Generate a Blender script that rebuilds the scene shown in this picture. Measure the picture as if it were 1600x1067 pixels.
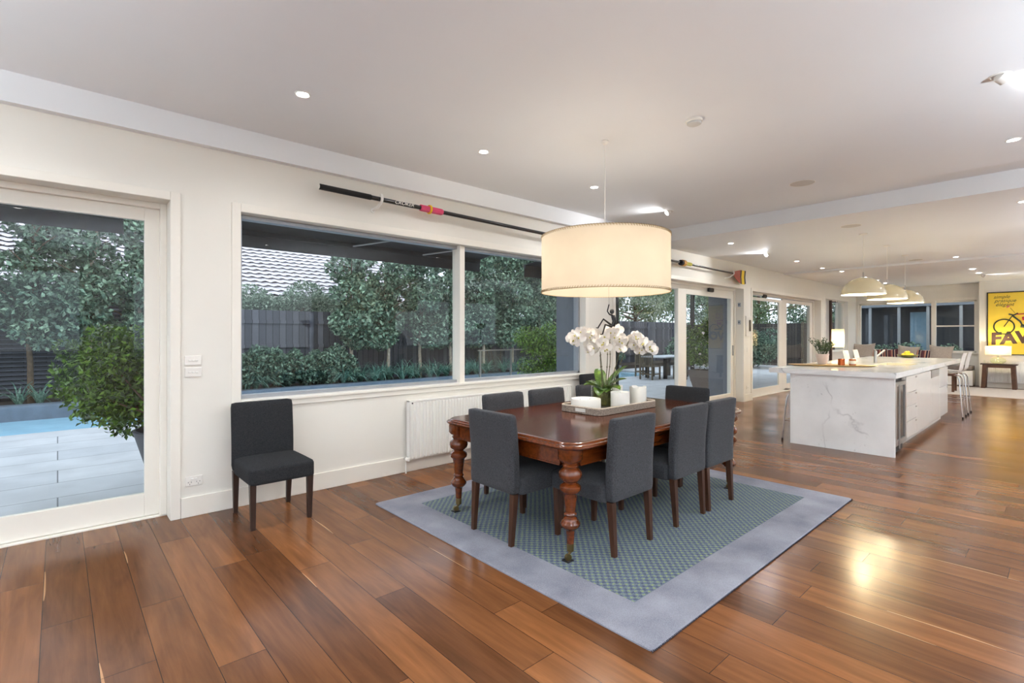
import bpy, bmesh, math, random
import numpy as np
from mathutils import Vector, Matrix
from math import sin, cos, pi, radians

for o in list(bpy.data.objects):
    bpy.data.objects.remove(o)
SC = bpy.context.scene
COL = SC.collection

# ------------------------------------------------------------------ camera
F_PX, HZ, CAMH = 785.0, 523.0, 1.45
TH = math.atan2(868.0, 785.0)            # angle of the view direction from the X axis
cd = bpy.data.cameras.new('camera')
cam = bpy.data.objects.new('camera', cd)
COL.objects.link(cam)
cam.location = (0, 0, CAMH)
cam.rotation_euler = (pi / 2, 0, TH - pi / 2)
cd.sensor_fit = 'HORIZONTAL'
cd.sensor_width = 36.0
cd.lens = F_PX / 1600 * 36.0
cd.shift_y = -(533.5 - HZ) / 1600.0
cd.clip_end = 300
cd.clip_start = 0.02
SC.camera = cam

# ------------------------------------------------------------------ view, world
SC.view_settings.view_transform = 'Standard'
SC.view_settings.look = 'None'
SC.view_settings.gamma = 1.0
SC.view_settings.use_curve_mapping = False
SC.view_settings.exposure = 1.16

W_ = bpy.data.worlds.new('dusk_sky')
SC.world = W_
W_.use_nodes = True
wn = W_.node_tree
wn.nodes.clear()
wo = wn.nodes.new('ShaderNodeOutputWorld')
wb = wn.nodes.new('ShaderNodeBackground')
wt = wn.nodes.new('ShaderNodeTexCoord')
wno = wn.nodes.new('ShaderNodeTexNoise')
wno.inputs['Scale'].default_value = 3.0
wno.inputs['Detail'].default_value = 5.0
wr = wn.nodes.new('ShaderNodeValToRGB')
wr.color_ramp.elements[0].color = (0.70, 0.82, 1.0, 1)
wr.color_ramp.elements[1].color = (0.92, 0.96, 1.0, 1)
wr.color_ramp.elements[0].position = 0.35
wr.color_ramp.elements[1].position = 0.65
wn.links.new(wt.outputs['Generated'], wno.inputs['Vector'])
wn.links.new(wno.outputs['Fac'], wr.inputs['Fac'])
wn.links.new(wr.outputs['Color'], wb.inputs['Color'])
wb.inputs['Strength'].default_value = 0.98
wn.links.new(wb.outputs[0], wo.inputs['Surface'])

DOWN_W = 20.0       # watt of each recessed downlight
UP_W = 210.0        # watt of each added fill uplighter
WARM = (0.97, 0.98, 1.0)

# ------------------------------------------------------------------ helpers: objects
def empty(name, loc=(0, 0, 0), rz=0.0, label=None, cat=None, group=None, kind=None):
    o = bpy.data.objects.new(name, None)
    COL.objects.link(o)
    o.location = loc
    o.rotation_euler = (0, 0, rz)
    o.empty_display_size = 0.1
    return tag(o, label, cat, group, kind)

def tag(o, label=None, cat=None, group=None, kind=None):
    if label: o['label'] = label
    if cat: o['category'] = cat
    if group: o['group'] = group
    if kind: o['kind'] = kind
    return o

def dup(root, loc=None, rz=None, label=None, group=None):
    r = root.copy()
    COL.objects.link(r)
    if loc is not None: r.location = loc
    if rz is not None: r.rotation_euler = (0, 0, rz)
    if label: r['label'] = label
    if group: r['group'] = group
    for ch in list(root.children):
        c = ch.copy()
        COL.objects.link(c)
        c.parent = r
        for g in list(ch.children):
            d = g.copy()
            COL.objects.link(d)
            d.parent = c
    return r

class MB:
    """collects verts and faces for one mesh"""
    def __init__(s):
        s.v = []; s.f = []
    def add(s, vs, fs):
        b = len(s.v)
        s.v += [tuple(p) for p in vs]
        s.f += [tuple(i + b for i in f) for f in fs]
        return s
    def box(s, x0, x1, y0, y1, z0, z1):
        vs = [(x0, y0, z0), (x1, y0, z0), (x1, y1, z0), (x0, y1, z0), (x0, y0, z1), (x1, y0, z1), (x1, y1, z1), (x0, y1, z1)]
        fs = [(0, 3, 2, 1), (4, 5, 6, 7), (0, 1, 5, 4), (1, 2, 6, 5), (2, 3, 7, 6), (3, 0, 4, 7)]
        return s.add(vs, fs)
    def hexa(s, bot, top):
        """bot, top: 4 corner points each, counter-clockwise seen from above"""
        return s.add(list(bot) + list(top), [(3, 2, 1, 0), (4, 5, 6, 7), (0, 1, 5, 4), (1, 2, 6, 5), (2, 3, 7, 6), (3, 0, 4, 7)])
    def lathe(s, prof, c=(0, 0, 0), n=24, cap0=True, cap1=True):
        vs, fs = [], []
        for r, z in prof:
            for k in range(n):
                a = 2 * pi * k / n
                vs.append((c[0] + r * cos(a), c[1] + r * sin(a), c[2] + z))
        m = len(prof)
        for i in range(m - 1):
            for k in range(n):
                k2 = (k + 1) % n
                fs.append((i * n + k, i * n + k2, (i + 1) * n + k2, (i + 1) * n + k))
        if cap0: fs.append(tuple(range(n - 1, -1, -1)))
        if cap1: fs.append(tuple((m - 1) * n + k for k in range(n)))
        return s.add(vs, fs)
    def tube(s, pts, r, n=8, cap=True):
        pts = [Vector(p) for p in pts]
        rs = r if isinstance(r, (list, tuple)) else [r] * len(pts)
        vs, fs = [], []
        up = None
        for i, p in enumerate(pts):
            t = (pts[min(i + 1, len(pts) - 1)] - pts[max(i - 1, 0)]).normalized()
            if up is None:
                up = Vector((0, 0, 1)) if abs(t.z) < 0.9 else Vector((1, 0, 0))
            a = t.cross(up)
            if a.length < 1e-5: a = t.cross(Vector((0, 1, 0)))
            a.normalize()
            b = a.cross(t).normalized()
            up = b
            for k in range(n):
                q = 2 * pi * k / n
                vs.append(p + a * (rs[i] * cos(q)) + b * (rs[i] * sin(q)))
        for i in range(len(pts) - 1):
            for k in range(n):
                k2 = (k + 1) % n
                fs.append((i * n + k2, i * n + k, (i + 1) * n + k, (i + 1) * n + k2))
        if cap:
            fs.append(tuple(range(n)))
            fs.append(tuple((len(pts) - 1) * n + k for k in range(n - 1, -1, -1)))
        return s.add(vs, fs)
    def loops(s, rings, cap0=True, cap1=True):
        n = len(rings[0]); vs = []; fs = []
        for r in rings: vs += r
        for i in range(len(rings) - 1):
            for k in range(n):
                k2 = (k + 1) % n
                fs.append((i * n + k, i * n + k2, (i + 1) * n + k2, (i + 1) * n + k))
        if cap0: fs.append(tuple(range(n - 1, -1, -1)))
        if cap1: fs.append(tuple((len(rings) - 1) * n + k for k in range(n)))
        return s.add(vs, fs)
    def soft(s, c, size, r=0.03, puff=0.0, n=8, shear=None):
        """rounded cushion-like box centred at c"""
        hx, hy, hz = size[0] / 2, size[1] / 2, size[2] / 2
        r = min(r, hx, hy, hz)
        bm = bmesh.new()
        bmesh.ops.create_cube(bm, size=2)
        bmesh.ops.subdivide_edges(bm, edges=bm.edges[:], cuts=n, use_grid_fill=True)
        vs = []
        for v in bm.verts:
            u = Vector(v.co)
            # concentrate samples near the edges
            q = Vector([math.copysign(abs(t) ** 0.75, t) for t in u])
            p = Vector((q.x * hx, q.y * hy, q.z * hz))
            i = Vector((max(-hx + r, min(hx - r, p.x)), max(-hy + r, min(hy - r, p.y)), max(-hz + r, min(hz - r, p.z))))
            d = p - i
            if d.length > 1e-9: p = i + d.normalized() * r
            if puff:
                w = (1 - min(1, abs(p.x / hx)) ** 2) * (1 - min(1, abs(p.y / hy)) ** 2)
                if p.z > 0: p.z += puff * w
            if shear: p = shear(p)
            vs.append(tuple(p + Vector(c)))
        fs = [tuple(v.index for v in f.verts) for f in bm.faces]
        bm.free()
        return s.add(vs, fs)
    def disc(s, c, r, n=32, up=True):
        vs = [(c[0] + r * cos(2 * pi * k / n), c[1] + r * sin(2 * pi * k / n), c[2]) for k in range(n)]
        return s.add(vs, [tuple(range(n)) if up else tuple(range(n - 1, -1, -1))])
    def build(s, name, m, parent=None, bevel=0.0, smooth=False, seg=2, loc=None, rot=None, angle=40, **kw):
        me = bpy.data.meshes.new(name)
        me.from_pydata(s.v, [], s.f); me.validate()
        me.materials.append(m)
        if smooth:
            me.polygons.foreach_set('use_smooth', [True] * len(me.polygons))
            try: me.set_sharp_from_angle(angle=radians(angle))
            except Exception: pass
        me.update()
        o = bpy.data.objects.new(name, me)
        COL.objects.link(o)
        if parent is not None: o.parent = parent
        if loc is not None: o.location = loc
        if rot is not None: o.rotation_euler = rot
        if bevel > 0:
            b = o.modifiers.new('bevel', 'BEVEL')
            b.width = bevel; b.segments = seg; b.limit_method = 'ANGLE'; b.angle_limit = radians(35)
        return tag(o, **kw)

def rrect(x0, x1, y0, y1, r, z, n=6):
    """rounded rectangle ring, counter-clockwise"""
    out = []
    for cx, cy, a0 in ((x1 - r, y0 + r, -pi / 2), (x1 - r, y1 - r, 0), (x0 + r, y1 - r, pi / 2), (x0 + r, y0 + r, pi)):
        for k in range(n + 1):
            a = a0 + (pi / 2) * k / n
            out.append((cx + r * cos(a), cy + r * sin(a), z))
    return out

def boxo(name, m, dims, parent=None, bevel=0.0, **kw):
    return MB().box(*dims).build(name, m, parent, bevel=bevel, **kw)

def text(body, size, m, parent, loc, rot, name='lettering', extrude=0.0006, shear=0.0, align='CENTER', sx=1.0, bold=0.0):
    c = bpy.data.curves.new(name, 'FONT')
    c.body = body; c.size = size; c.extrude = extrude; c.shear = shear
    c.align_x = align; c.align_y = 'CENTER'; c.offset = bold
    c.materials.append(m)
    f = bpy.data.objects.new('font', c)
    COL.objects.link(f)
    bpy.context.view_layer.update()
    me = bpy.data.meshes.new_from_object(f.evaluated_get(bpy.context.evaluated_depsgraph_get()))
    bpy.data.objects.remove(f)
    if not me.materials: me.materials.append(m)
    o = bpy.data.objects.new(name, me)
    COL.objects.link(o)
    o.parent = parent; o.location = loc; o.rotation_euler = rot
    o.scale = (sx, 1, 1)
    return o

# ------------------------------------------------------------------ helpers: materials
def newmat(name):
    m = bpy.data.materials.new(name)
    m.use_nodes = True
    nt = m.node_tree
    nt.nodes.clear()
    out = nt.nodes.new('ShaderNodeOutputMaterial')
    return m, nt, out

def nd(nt, typ, _props=None, **ins):
    n = nt.nodes.new(typ)
    for k, v in (_props or {}).items(): setattr(n, k, v)
    for k, v in ins.items():
        key = k.replace('_', ' ')
        if k[0] == 'i' and k[1:].isdigit(): key = int(k[1:])
        if isinstance(v, bpy.types.NodeSocket): nt.links.new(v, n.inputs[key])
        else: n.inputs[key].default_value = v
    return n

def ramp(nt, fac, stops, interp='LINEAR'):
    r = nt.nodes.new('ShaderNodeValToRGB')
    r.color_ramp.interpolation = interp
    e = r.color_ramp.elements
    while len(e) < len(stops): e.new(0.5)
    for i, (p, c) in enumerate(stops):
        e[i].position = p
        e[i].color = (c[0], c[1], c[2], 1)
    nt.links.new(fac, r.inputs['Fac'])
    return r.outputs['Color']

def srgb(r, g, b):
    f = lambda c: (c / 255 / 12.92) if c / 255 <= 0.04045 else ((c / 255 + 0.055) / 1.055) ** 2.4
    return (f(r), f(g), f(b))

def simple(name, col, rough=0.5, metal=0.0, var=0.06, scale=8.0, bump=0.0, bscale=60.0, coat=0.0, stretch=(1, 1, 1), spec=0.5, sheen=0.0):
    m, nt, out = newmat(name)
    tc = nd(nt, 'ShaderNodeTexCoord')
    mp = nd(nt, 'ShaderNodeMapping', Vector=tc.outputs['Object'], Scale=stretch)
    no = nd(nt, 'ShaderNodeTexNoise', Vector=mp.outputs[0], Scale=scale, Detail=4.0)
    a = tuple(max(0, c * (1 - var)) for c in col); b = tuple(min(1, c * (1 + var)) for c in col)
    cr = ramp(nt, no.outputs['Fac'], [(0.3, a), (0.7, b)])
    p = nd(nt, 'ShaderNodeBsdfPrincipled', Base_Color=cr, Roughness=rough, Metallic=metal)
    p.inputs['Coat Weight'].default_value = coat
    p.inputs['Coat Roughness'].default_value = 0.08
    p.inputs['Specular IOR Level'].default_value = spec
    p.inputs['Sheen Weight'].default_value = sheen
    if bump > 0:
        n2 = nd(nt, 'ShaderNodeTexNoise', Vector=mp.outputs[0], Scale=bscale, Detail=3.0)
        bp = nd(nt, 'ShaderNodeBump', Height=n2.outputs['Fac'], Strength=bump, Distance=0.01)
        nt.links.new(bp.outputs[0], p.inputs['Normal'])
    nt.links.new(p.outputs[0], out.inputs['Surface'])
    return m

def emis(name, col, s):
    m, nt, out = newmat(name)
    e = nd(nt, 'ShaderNodeEmission', Color=(*col, 1), Strength=s)
    nt.links.new(e.outputs[0], out.inputs['Surface'])
    return m

def glassmat(name, tint=(0.93, 0.97, 0.96), rough=0.0, ior=1.5, boost=1.0):
    m, nt, out = newmat(name)
    # Schlick reflectance from the true angle, the same from both sides of the pane
    ge = nd(nt, 'ShaderNodeNewGeometry')
    dt = nd(nt, 'ShaderNodeVectorMath', {'operation': 'DOT_PRODUCT'}, i0=ge.outputs['Normal'], i1=ge.outputs['Incoming'])
    ab = nd(nt, 'ShaderNodeMath', {'operation': 'ABSOLUTE'}, i0=dt.outputs['Value'])
    om = nd(nt, 'ShaderNodeMath', {'operation': 'SUBTRACT'}, i0=1.0, i1=ab.outputs[0])
    p5 = nd(nt, 'ShaderNodeMath', {'operation': 'POWER'}, i0=om.outputs[0], i1=5.0)
    f0 = ((ior - 1) / (ior + 1)) ** 2
    mu = nd(nt, 'ShaderNodeMath', {'operation': 'MULTIPLY_ADD', 'use_clamp': True}, i0=p5.outputs[0], i1=(1 - f0) * boost, i2=f0 * boost)
    t = nd(nt, 'ShaderNodeBsdfTransparent', Color=(*tint, 1))
    g = nd(nt, 'ShaderNodeBsdfGlossy', Color=(1, 1, 1, 1), Roughness=rough)
    mx = nd(nt, 'ShaderNodeMixShader', i0=mu.outputs[0], i1=t.outputs[0], i2=g.outputs[0])
    nt.links.new(mx.outputs[0], out.inputs['Surface'])
    return m

def floor_mat():
    m, nt, out = newmat('timber_floor_boards')
    tc = nd(nt, 'ShaderNodeTexCoord')
    sp = nd(nt, 'ShaderNodeSeparateXYZ', Vector=tc.outputs['Object'])
    M = lambda op, a, b=0.0, c=None: nd(nt, 'ShaderNodeMath', {'operation': op}, i0=a, i1=b).outputs[0]
    u = M('ADD', M('DIVIDE', sp.outputs['X'], 0.1935), 0.31 + 40)
    iu = M('FLOOR', u); fu = M('SUBTRACT', u, iu)
    wn1 = nd(nt, 'ShaderNodeTexWhiteNoise', {'noise_dimensions': '1D'}, W=iu)
    v = M('ADD', M('DIVIDE', sp.outputs['Y'], 1.75), M('MULTIPLY', wn1.outputs['Value'], 7.3))
    iv = M('FLOOR', v); fv = M('SUBTRACT', v, iv)
    idv = nd(nt, 'ShaderNodeCombineXYZ', X=iu, Y=iv)
    wn2 = nd(nt, 'ShaderNodeTexWhiteNoise', {'noise_dimensions': '2D'}, Vector=idv.outputs[0])
    rnd = wn2.outputs['Value']
    # grain
    gv = nd(nt, 'ShaderNodeCombineXYZ', X=M('MULTIPLY', sp.outputs['X'], 26.0), Y=M('MULTIPLY', sp.outputs['Y'], 1.6), Z=M('MULTIPLY', rnd, 37.0))
    g1 = nd(nt, 'ShaderNodeTexNoise', Vector=gv.outputs[0], Scale=1.0, Detail=6.0, Roughness=0.6, Distortion=0.6)
    gv2 = nd(nt, 'ShaderNodeCombineXYZ', X=M('MULTIPLY', sp.outputs['X'], 7.0), Y=M('MULTIPLY', sp.outputs['Y'], 1.1), Z=M('MULTIPLY', rnd, 91.0))
    g2 = nd(nt, 'ShaderNodeTexNoise', Vector=gv2.outputs[0], Scale=1.0, Detail=3.0, Distortion=1.5)
    t = M('ADD', M('MULTIPLY', rnd, 0.34), M('ADD', M('MULTIPLY', g1.outputs['Fac'], 0.42), M('MULTIPLY', g2.outputs['Fac'], 0.40)))
    col = ramp(nt, t, [(0.25, (0.070, 0.026, 0.010)), (0.45, (0.125, 0.048, 0.018)), (0.62, (0.18, 0.070, 0.025)), (0.78, (0.25, 0.098, 0.034)), (0.95, (0.38, 0.155, 0.053))])
    # pale sapwood streak on the edge of some boards
    sv = nd(nt, 'ShaderNodeCombineXYZ', X=iu, Y=M('MULTIPLY', sp.outputs['Y'], 0.9))
    sn = nd(nt, 'ShaderNodeTexNoise', Vector=sv.outputs[0], Scale=1.0, Detail=1.0)
    sel = M('MULTIPLY', M('GREATER_THAN', sn.outputs['Fac'], 0.63), M('LESS_THAN', fu, M('MULTIPLY', M('SUBTRACT', sn.outputs['Fac'], 0.6), 0.75)))
    mx = nd(nt, 'ShaderNodeMix', {'data_type': 'RGBA'}, Factor=M('MULTIPLY', sel, 0.8))
    nt.links.new(col, mx.inputs[6]); mx.inputs[7].default_value = (0.52, 0.27, 0.12, 1)
    # gaps
    eu = M('MULTIPLY', M('MINIMUM', fu, M('SUBTRACT', 1.0, fu)), 0.1935)
    ev = M('MULTIPLY', M('MINIMUM', fv, M('SUBTRACT', 1.0, fv)), 1.75)
    gap = M('LESS_THAN', M('MINIMUM', eu, ev), 0.0013)
    mx2 = nd(nt, 'ShaderNodeMix', {'data_type': 'RGBA'}, Factor=gap)
    nt.links.new(mx.outputs[2], mx2.inputs[6]); mx2.inputs[7].default_value = (0.02, 0.009, 0.005, 1)
    rn = nd(nt, 'ShaderNodeTexNoise', Vector=tc.outputs['Object'], Scale=1.3, Detail=3.0)
    ro = nd(nt, 'ShaderNodeMapRange', Value=rn.outputs['Fac'], i1=0.3, i2=0.7, i3=0.17, i4=0.27)
    bp = nd(nt, 'ShaderNodeBump', Height=M('ADD', M('MULTIPLY', gap, -1.0), M('MULTIPLY', g2.outputs['Fac'], 0.12)), Strength=0.25, Distance=0.004)
    p = nd(nt, 'ShaderNodeBsdfPrincipled', Base_Color=mx2.outputs[2], Roughness=ro.outputs[0], Normal=bp.outputs[0])
    p.inputs['Specular IOR Level'].default_value = 0.21
    nt.links.new(p.outputs[0], out.inputs['Surface'])
    return m

def marble_mat():
    m, nt, out = newmat('white_veined_marble')
    tc = nd(nt, 'ShaderNodeTexCoord')
    d = nd(nt, 'ShaderNodeTexNoise', Vector=tc.outputs['Object'], Scale=1.1, Detail=5.0)
    ad = nd(nt, 'ShaderNodeMix', {'data_type': 'VECTOR'}, Factor=0.45)
    nt.links.new(tc.outputs['Object'], ad.inputs[4]); nt.links.new(d.outputs['Color'], ad.inputs[5])
    v = nd(nt, 'ShaderNodeTexVoronoi', {'feature': 'DISTANCE_TO_EDGE'}, Vector=ad.outputs[1], Scale=1.9)
    vein = ramp(nt, v.outputs['Distance'], [(0.0, (.7, .7, .7)), (0.005, (0.3, 0.3, 0.3)), (0.016, (0, 0, 0))])
    gate = nd(nt, 'ShaderNodeTexNoise', Vector=tc.outputs['Object'], Scale=1.7, Detail=2.0)
    gt = ramp(nt, gate.outputs['Fac'], [(0.46, (0, 0, 0)), (0.62, (1, 1, 1))])
    mul = nd(nt, 'ShaderNodeMath', {'operation': 'MULTIPLY'}, i0=vein, i1=gt)
    sp = nd(nt, 'ShaderNodeTexNoise', Vector=tc.outputs['Object'], Scale=22.0, Detail=4.0)
    spk = ramp(nt, sp.outputs['Fac'], [(0.66, (0, 0, 0)), (0.76, (1, 1, 1))])
    mul2 = nd(nt, 'ShaderNodeMath', {'operation': 'MULTIPLY'}, i0=spk, i1=gt)
    mxx = nd(nt, 'ShaderNodeMath', {'operation': 'MAXIMUM'}, i0=mul.outputs[0], i1=mul2.outputs[0])
    cl = nd(nt, 'ShaderNodeTexNoise', Vector=tc.outputs['Object'], Scale=2.5, Detail=4.0)
    base = ramp(nt, cl.outputs['Fac'], [(0.3, (0.78, 0.775, 0.76)), (0.7, (0.90, 0.895, 0.88))])
    mx = nd(nt, 'ShaderNodeMix', {'data_type': 'RGBA'}, Factor=mxx.outputs[0])
    nt.links.new(base, mx.inputs[6]); mx.inputs[7].default_value = (0.26, 0.25, 0.25, 1)
    p = nd(nt, 'ShaderNodeBsdfPrincipled', Base_Color=mx.outputs[2], Roughness=0.12)
    nt.links.new(p.outputs[0], out.inputs['Surface'])
    return m

def rug_mat(x0, x1, y0, y1):
    m, nt, out = newmat('rug_wool')
    tc = nd(nt, 'ShaderNodeTexCoord')
    sp = nd(nt, 'ShaderNodeSeparateXYZ', Vector=tc.outputs['Object'])
    M = lambda op, a, b=0.0: nd(nt, 'ShaderNodeMath', {'operation': op}, i0=a, i1=b).outputs[0]
    X, Y = sp.outputs['X'], sp.outputs['Y']
    ins = M('MULTIPLY', M('MULTIPLY', M('GREATER_THAN', X, x0), M('LESS_THAN', X, x1)), M('MULTIPLY', M('GREATER_THAN', Y, y0), M('LESS_THAN', Y, y1)))
    S = 2 * pi / 0.052
    sx = M('SINE', M('MULTIPLY', X, S)); sy = M('SINE', M('MULTIPLY', Y, S))
    prod = M('MULTIPLY', sx, sy)
    fine = nd(nt, 'ShaderNodeTexNoise', Vector=tc.outputs['Object'], Scale=130.0, Detail=2.0)
    t = M('ADD', M('MULTIPLY', prod, 0.5), M('MULTIPLY', M('SUBTRACT', fine.outputs['Fac'], 0.5), 1.7))
    chk = ramp(nt, M('ADD', t, 0.5), [(0.10, srgb(82, 90, 110)), (0.45, srgb(108, 118, 132)), (0.78, srgb(116, 130, 130)), (0.98, srgb(146, 162, 112))])
    cl = nd(nt, 'ShaderNodeTexNoise', Vector=tc.outputs['Object'], Scale=3.0, Detail=5.0)
    fib = nd(nt, 'ShaderNodeTexNoise', Vector=tc.outputs['Object'], Scale=210.0, Detail=3.0)
    bd = ramp(nt, M('ADD', M('MULTIPLY', cl.outputs['Fac'], 0.6), M('MULTIPLY', fib.outputs['Fac'], 0.4)), [(0.34, srgb(118, 119, 130)), (0.64, srgb(160, 161, 170))])
    mx = nd(nt, 'ShaderNodeMix', {'data_type': 'RGBA'}, Factor=ins)
    nt.links.new(bd, mx.inputs[6]); nt.links.new(chk, mx.inputs[7])
    bp = nd(nt, 'ShaderNodeBump', Height=fine.outputs['Fac'], Strength=0.5, Distance=0.006)
    p = nd(nt, 'ShaderNodeBsdfPrincipled', Base_Color=mx.outputs[2], Roughness=0.95, Normal=bp.outputs[0])
    p.inputs['Specular IOR Level'].default_value = 0.1
    nt.links.new(p.outputs[0], out.inputs['Surface'])
    return m

def brickish(name, c1, c2, gapc, bw, bh, mortar, rough=0.7, axes='XY', offset=0.5):
    m, nt, out = newmat(name)
    tc = nd(nt, 'ShaderNodeTexCoord')
    sp = nd(nt, 'ShaderNodeSeparateXYZ', Vector=tc.outputs['Object'])
    cb = nd(nt, 'ShaderNodeCombineXYZ', X=sp.outputs[axes[0]], Y=sp.outputs[axes[1]])
    b = nd(nt, 'ShaderNodeTexBrick', {'offset': offset}, Vector=cb.outputs[0], Scale=1.0)
    b.inputs['Color1'].default_value = (*c1, 1); b.inputs['Color2'].default_value = (*c2, 1); b.inputs['Mortar'].default_value = (*gapc, 1)
    b.inputs['Brick Width'].default_value = bw; b.inputs['Row Height'].default_value = bh; b.inputs['Mortar Size'].default_value = mortar
    no = nd(nt, 'ShaderNodeTexNoise', Vector=tc.outputs['Object'], Scale=2.2, Detail=6.0)
    mr = nd(nt, 'ShaderNodeMapRange', Value=no.outputs['Fac'], i1=0.25, i2=0.75, i3=0.85, i4=1.12)
    mx = nd(nt, 'ShaderNodeVectorMath', {'operation': 'SCALE'}, i0=b.outputs['Color'])
    nt.links.new(mr.outputs[0], mx.inputs['Scale'])
    p = nd(nt, 'ShaderNodeBsdfPrincipled', Base_Color=mx.outputs[0], Roughness=rough)
    nt.links.new(p.outputs[0], out.inputs['Surface'])
    return m

def leafmat(name, a, b, rough=0.45, trans=0.25, tone=True):
    m, nt, out = newmat(name)
    tc = nd(nt, 'ShaderNodeTexCoord')
    no = nd(nt, 'ShaderNodeTexNoise', Vector=tc.outputs['Object'], Scale=22.0, Detail=2.0)
    at = nd(nt, 'ShaderNodeAttribute', {'attribute_name': 'leaf_tone'})
    ad = nd(nt, 'ShaderNodeMath', {'operation': 'MULTIPLY_ADD'}, i0=at.outputs['Fac'] if tone else no.outputs['Fac'], i1=.8, i2=nd(nt, 'ShaderNodeMath', {'operation': 'MULTIPLY_ADD'}, i0=no.outputs['Fac'], i1=.8, i2=-.3).outputs[0])
    mid = tuple(x * .75 + y * .25 for x, y in zip(a, b))
    c = ramp(nt, ad.outputs[0], [(0.0, a), (0.55, mid), (1.0, b)])
    p = nd(nt, 'ShaderNodeBsdfPrincipled', Base_Color=c, Roughness=rough)
    t = nd(nt, 'ShaderNodeBsdfTranslucent', Color=c)
    mx = nd(nt, 'ShaderNodeMixShader', i0=trans, i1=p.outputs[0], i2=t.outputs[0])
    nt.links.new(mx.outputs[0], out.inputs['Surface'])
    return m

def shademat(name, col, trans=0.6):
    m, nt, out = newmat(name)
    tc = nd(nt, 'ShaderNodeTexCoord')
    no = nd(nt, 'ShaderNodeTexNoise', Vector=tc.outputs['Object'], Scale=5.0, Detail=6.0)
    c = ramp(nt, no.outputs['Fac'], [(0.3, tuple(x * 0.93 for x in col)), (0.7, col)])
    d = nd(nt, 'ShaderNodeBsdfDiffuse', Color=c)
    t = nd(nt, 'ShaderNodeBsdfTranslucent', Color=c)
    mx = nd(nt, 'ShaderNodeMixShader', i0=trans, i1=d.outputs[0], i2=t.outputs[0])
    nt.links.new(mx.outputs[0], out.inputs['Surface'])
    return m

M_wall = simple('wall_paint', srgb(234, 230, 220), 0.6, var=0.012, scale=2.0)
M_ceil = simple('ceiling_paint', srgb(236, 238, 240), 0.7, var=0.01, scale=1.5)
M_trim = simple('trim_gloss_paint', srgb(238, 233, 222), 0.35, var=0.012, scale=3.0)
M_alu = simple('anodised_window_metal', srgb(165, 168, 172), 0.35, metal=0.6, var=0.05)
M_floor = floor_mat()
M_marble = marble_mat()
M_glass = glassmat('window_glass', tint=(0.965, 0.985, 0.98), boost=0.42)
M_clear = glassmat('clear_glass', tint=(0.96, 0.98, 0.96), ior=1.45)
M_fabric = simple('charcoal_wool', srgb(64, 65, 68), 0.95, var=0.45, scale=170.0, bump=0.3, bscale=500.0, spec=0.15, sheen=0.1)
M_fabdark = simple('dark_charcoal_wool', srgb(48, 49, 51), 0.95, var=0.35, scale=170.0, bump=0.3, bscale=500.0, spec=0.15)
M_legwood = simple('dark_stained_legs', srgb(66, 38, 22), 0.4, var=0.3, scale=12.0, stretch=(4, 4, 0.6))
M_legdark = simple('espresso_legs', srgb(50, 32, 24), 0.4, var=0.3, scale=12.0, stretch=(4, 4, 0.6))
M_mahog = simple('polished_mahogany', srgb(100, 46, 14), 0.17, var=0.32, scale=7.0, stretch=(0.8, 6, 6), coat=0.35)
M_mahog_top = simple('polished_mahogany_top', srgb(84, 40, 19), 0.14, var=0.3, scale=6.0, stretch=(0.6, 6, 6), coat=0.0, spec=0.3)
M_brass = simple('aged_brass', srgb(140, 120, 80), 0.35, metal=0.9, var=0.2)
M_iron = simple('black_iron', srgb(30, 30, 32), 0.5, metal=0.3)
M_white = simple('white_enamel', srgb(240, 238, 232), 0.3, var=0.01)
M_whitegloss = simple('white_gloss_cabinet', srgb(238, 236, 230), 0.07, var=0.01, coat=0.4)
M_plastic = simple('white_plastic', srgb(236, 232, 224), 0.35, var=0.01)
M_chrome = simple('chrome', srgb(205, 205, 208), 0.12, metal=1.0, var=0.03)
M_steel = simple('brushed_steel', srgb(170, 168, 164), 0.3, metal=0.9, var=0.06, scale=30, stretch=(1, 1, 12))
M_black = simple('black_paint', srgb(18, 18, 19), 0.35, var=0.1)
M_blackglass = simple('dark_fridge_glass', srgb(34, 32, 29), 0.12, var=0.1, spec=0.25)
M_candle = simple('ivory_wax', srgb(243, 240, 230), 0.45, var=0.02)
M_cream = simple('cream_enamel', srgb(222, 207, 168), 0.22, var=0.02, coat=0.4)
M_shade = shademat('parchment_shade', (0.60, 0.52, 0.41), 0.42)
M_lshade = shademat('linen_shade', (0.62, 0.53, 0.38), 0.45)
M_bulb = emis('bulb_glow', (1.0, 0.80, 0.48), 12.0)
M_down = emis('downlight_glow', (1.0, 0.97, 0.92), 22.0)
M_awn = simple('black_awning_canvas', srgb(32, 33, 36), 0.8, var=0.1)
M_paving = brickish('pale_stone_paving', srgb(196, 198, 202), srgb(184, 187, 192), srgb(110, 112, 116), 2.4, 0.62, 0.006, 0.55)
M_kerb = simple('bluestone_kerb', srgb(104, 116, 130), 0.6, var=0.15, scale=5)
M_soil = simple('dark_soil', srgb(58, 48, 40), 0.95, var=0.4, scale=20)
M_paling = brickish('weathered_paling', srgb(104, 104, 112), srgb(52, 53, 60), srgb(20, 19, 22), 60.0, 0.17, 0.008, 0.85, axes='ZX')
M_paling2 = brickish('weathered_paling_side', srgb(88, 80, 72), srgb(60, 55, 52), srgb(24, 22, 24), 60.0, 0.13, 0.008, 0.85, axes='ZY')
M_slat = simple('grey_slats', srgb(84, 86, 96), 0.7, var=0.2, scale=4)
M_tile = simple('pale_roof_tile', srgb(206, 200, 206), 0.7, var=0.12, scale=9)
M_bark = simple('pale_bark', srgb(176, 160, 142), 0.85, var=0.3, scale=14, bump=0.5, bscale=30)
M_bark2 = simple('brown_bark', srgb(98, 80, 62), 0.9, var=0.3, scale=14, bump=0.5, bscale=30)
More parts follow.
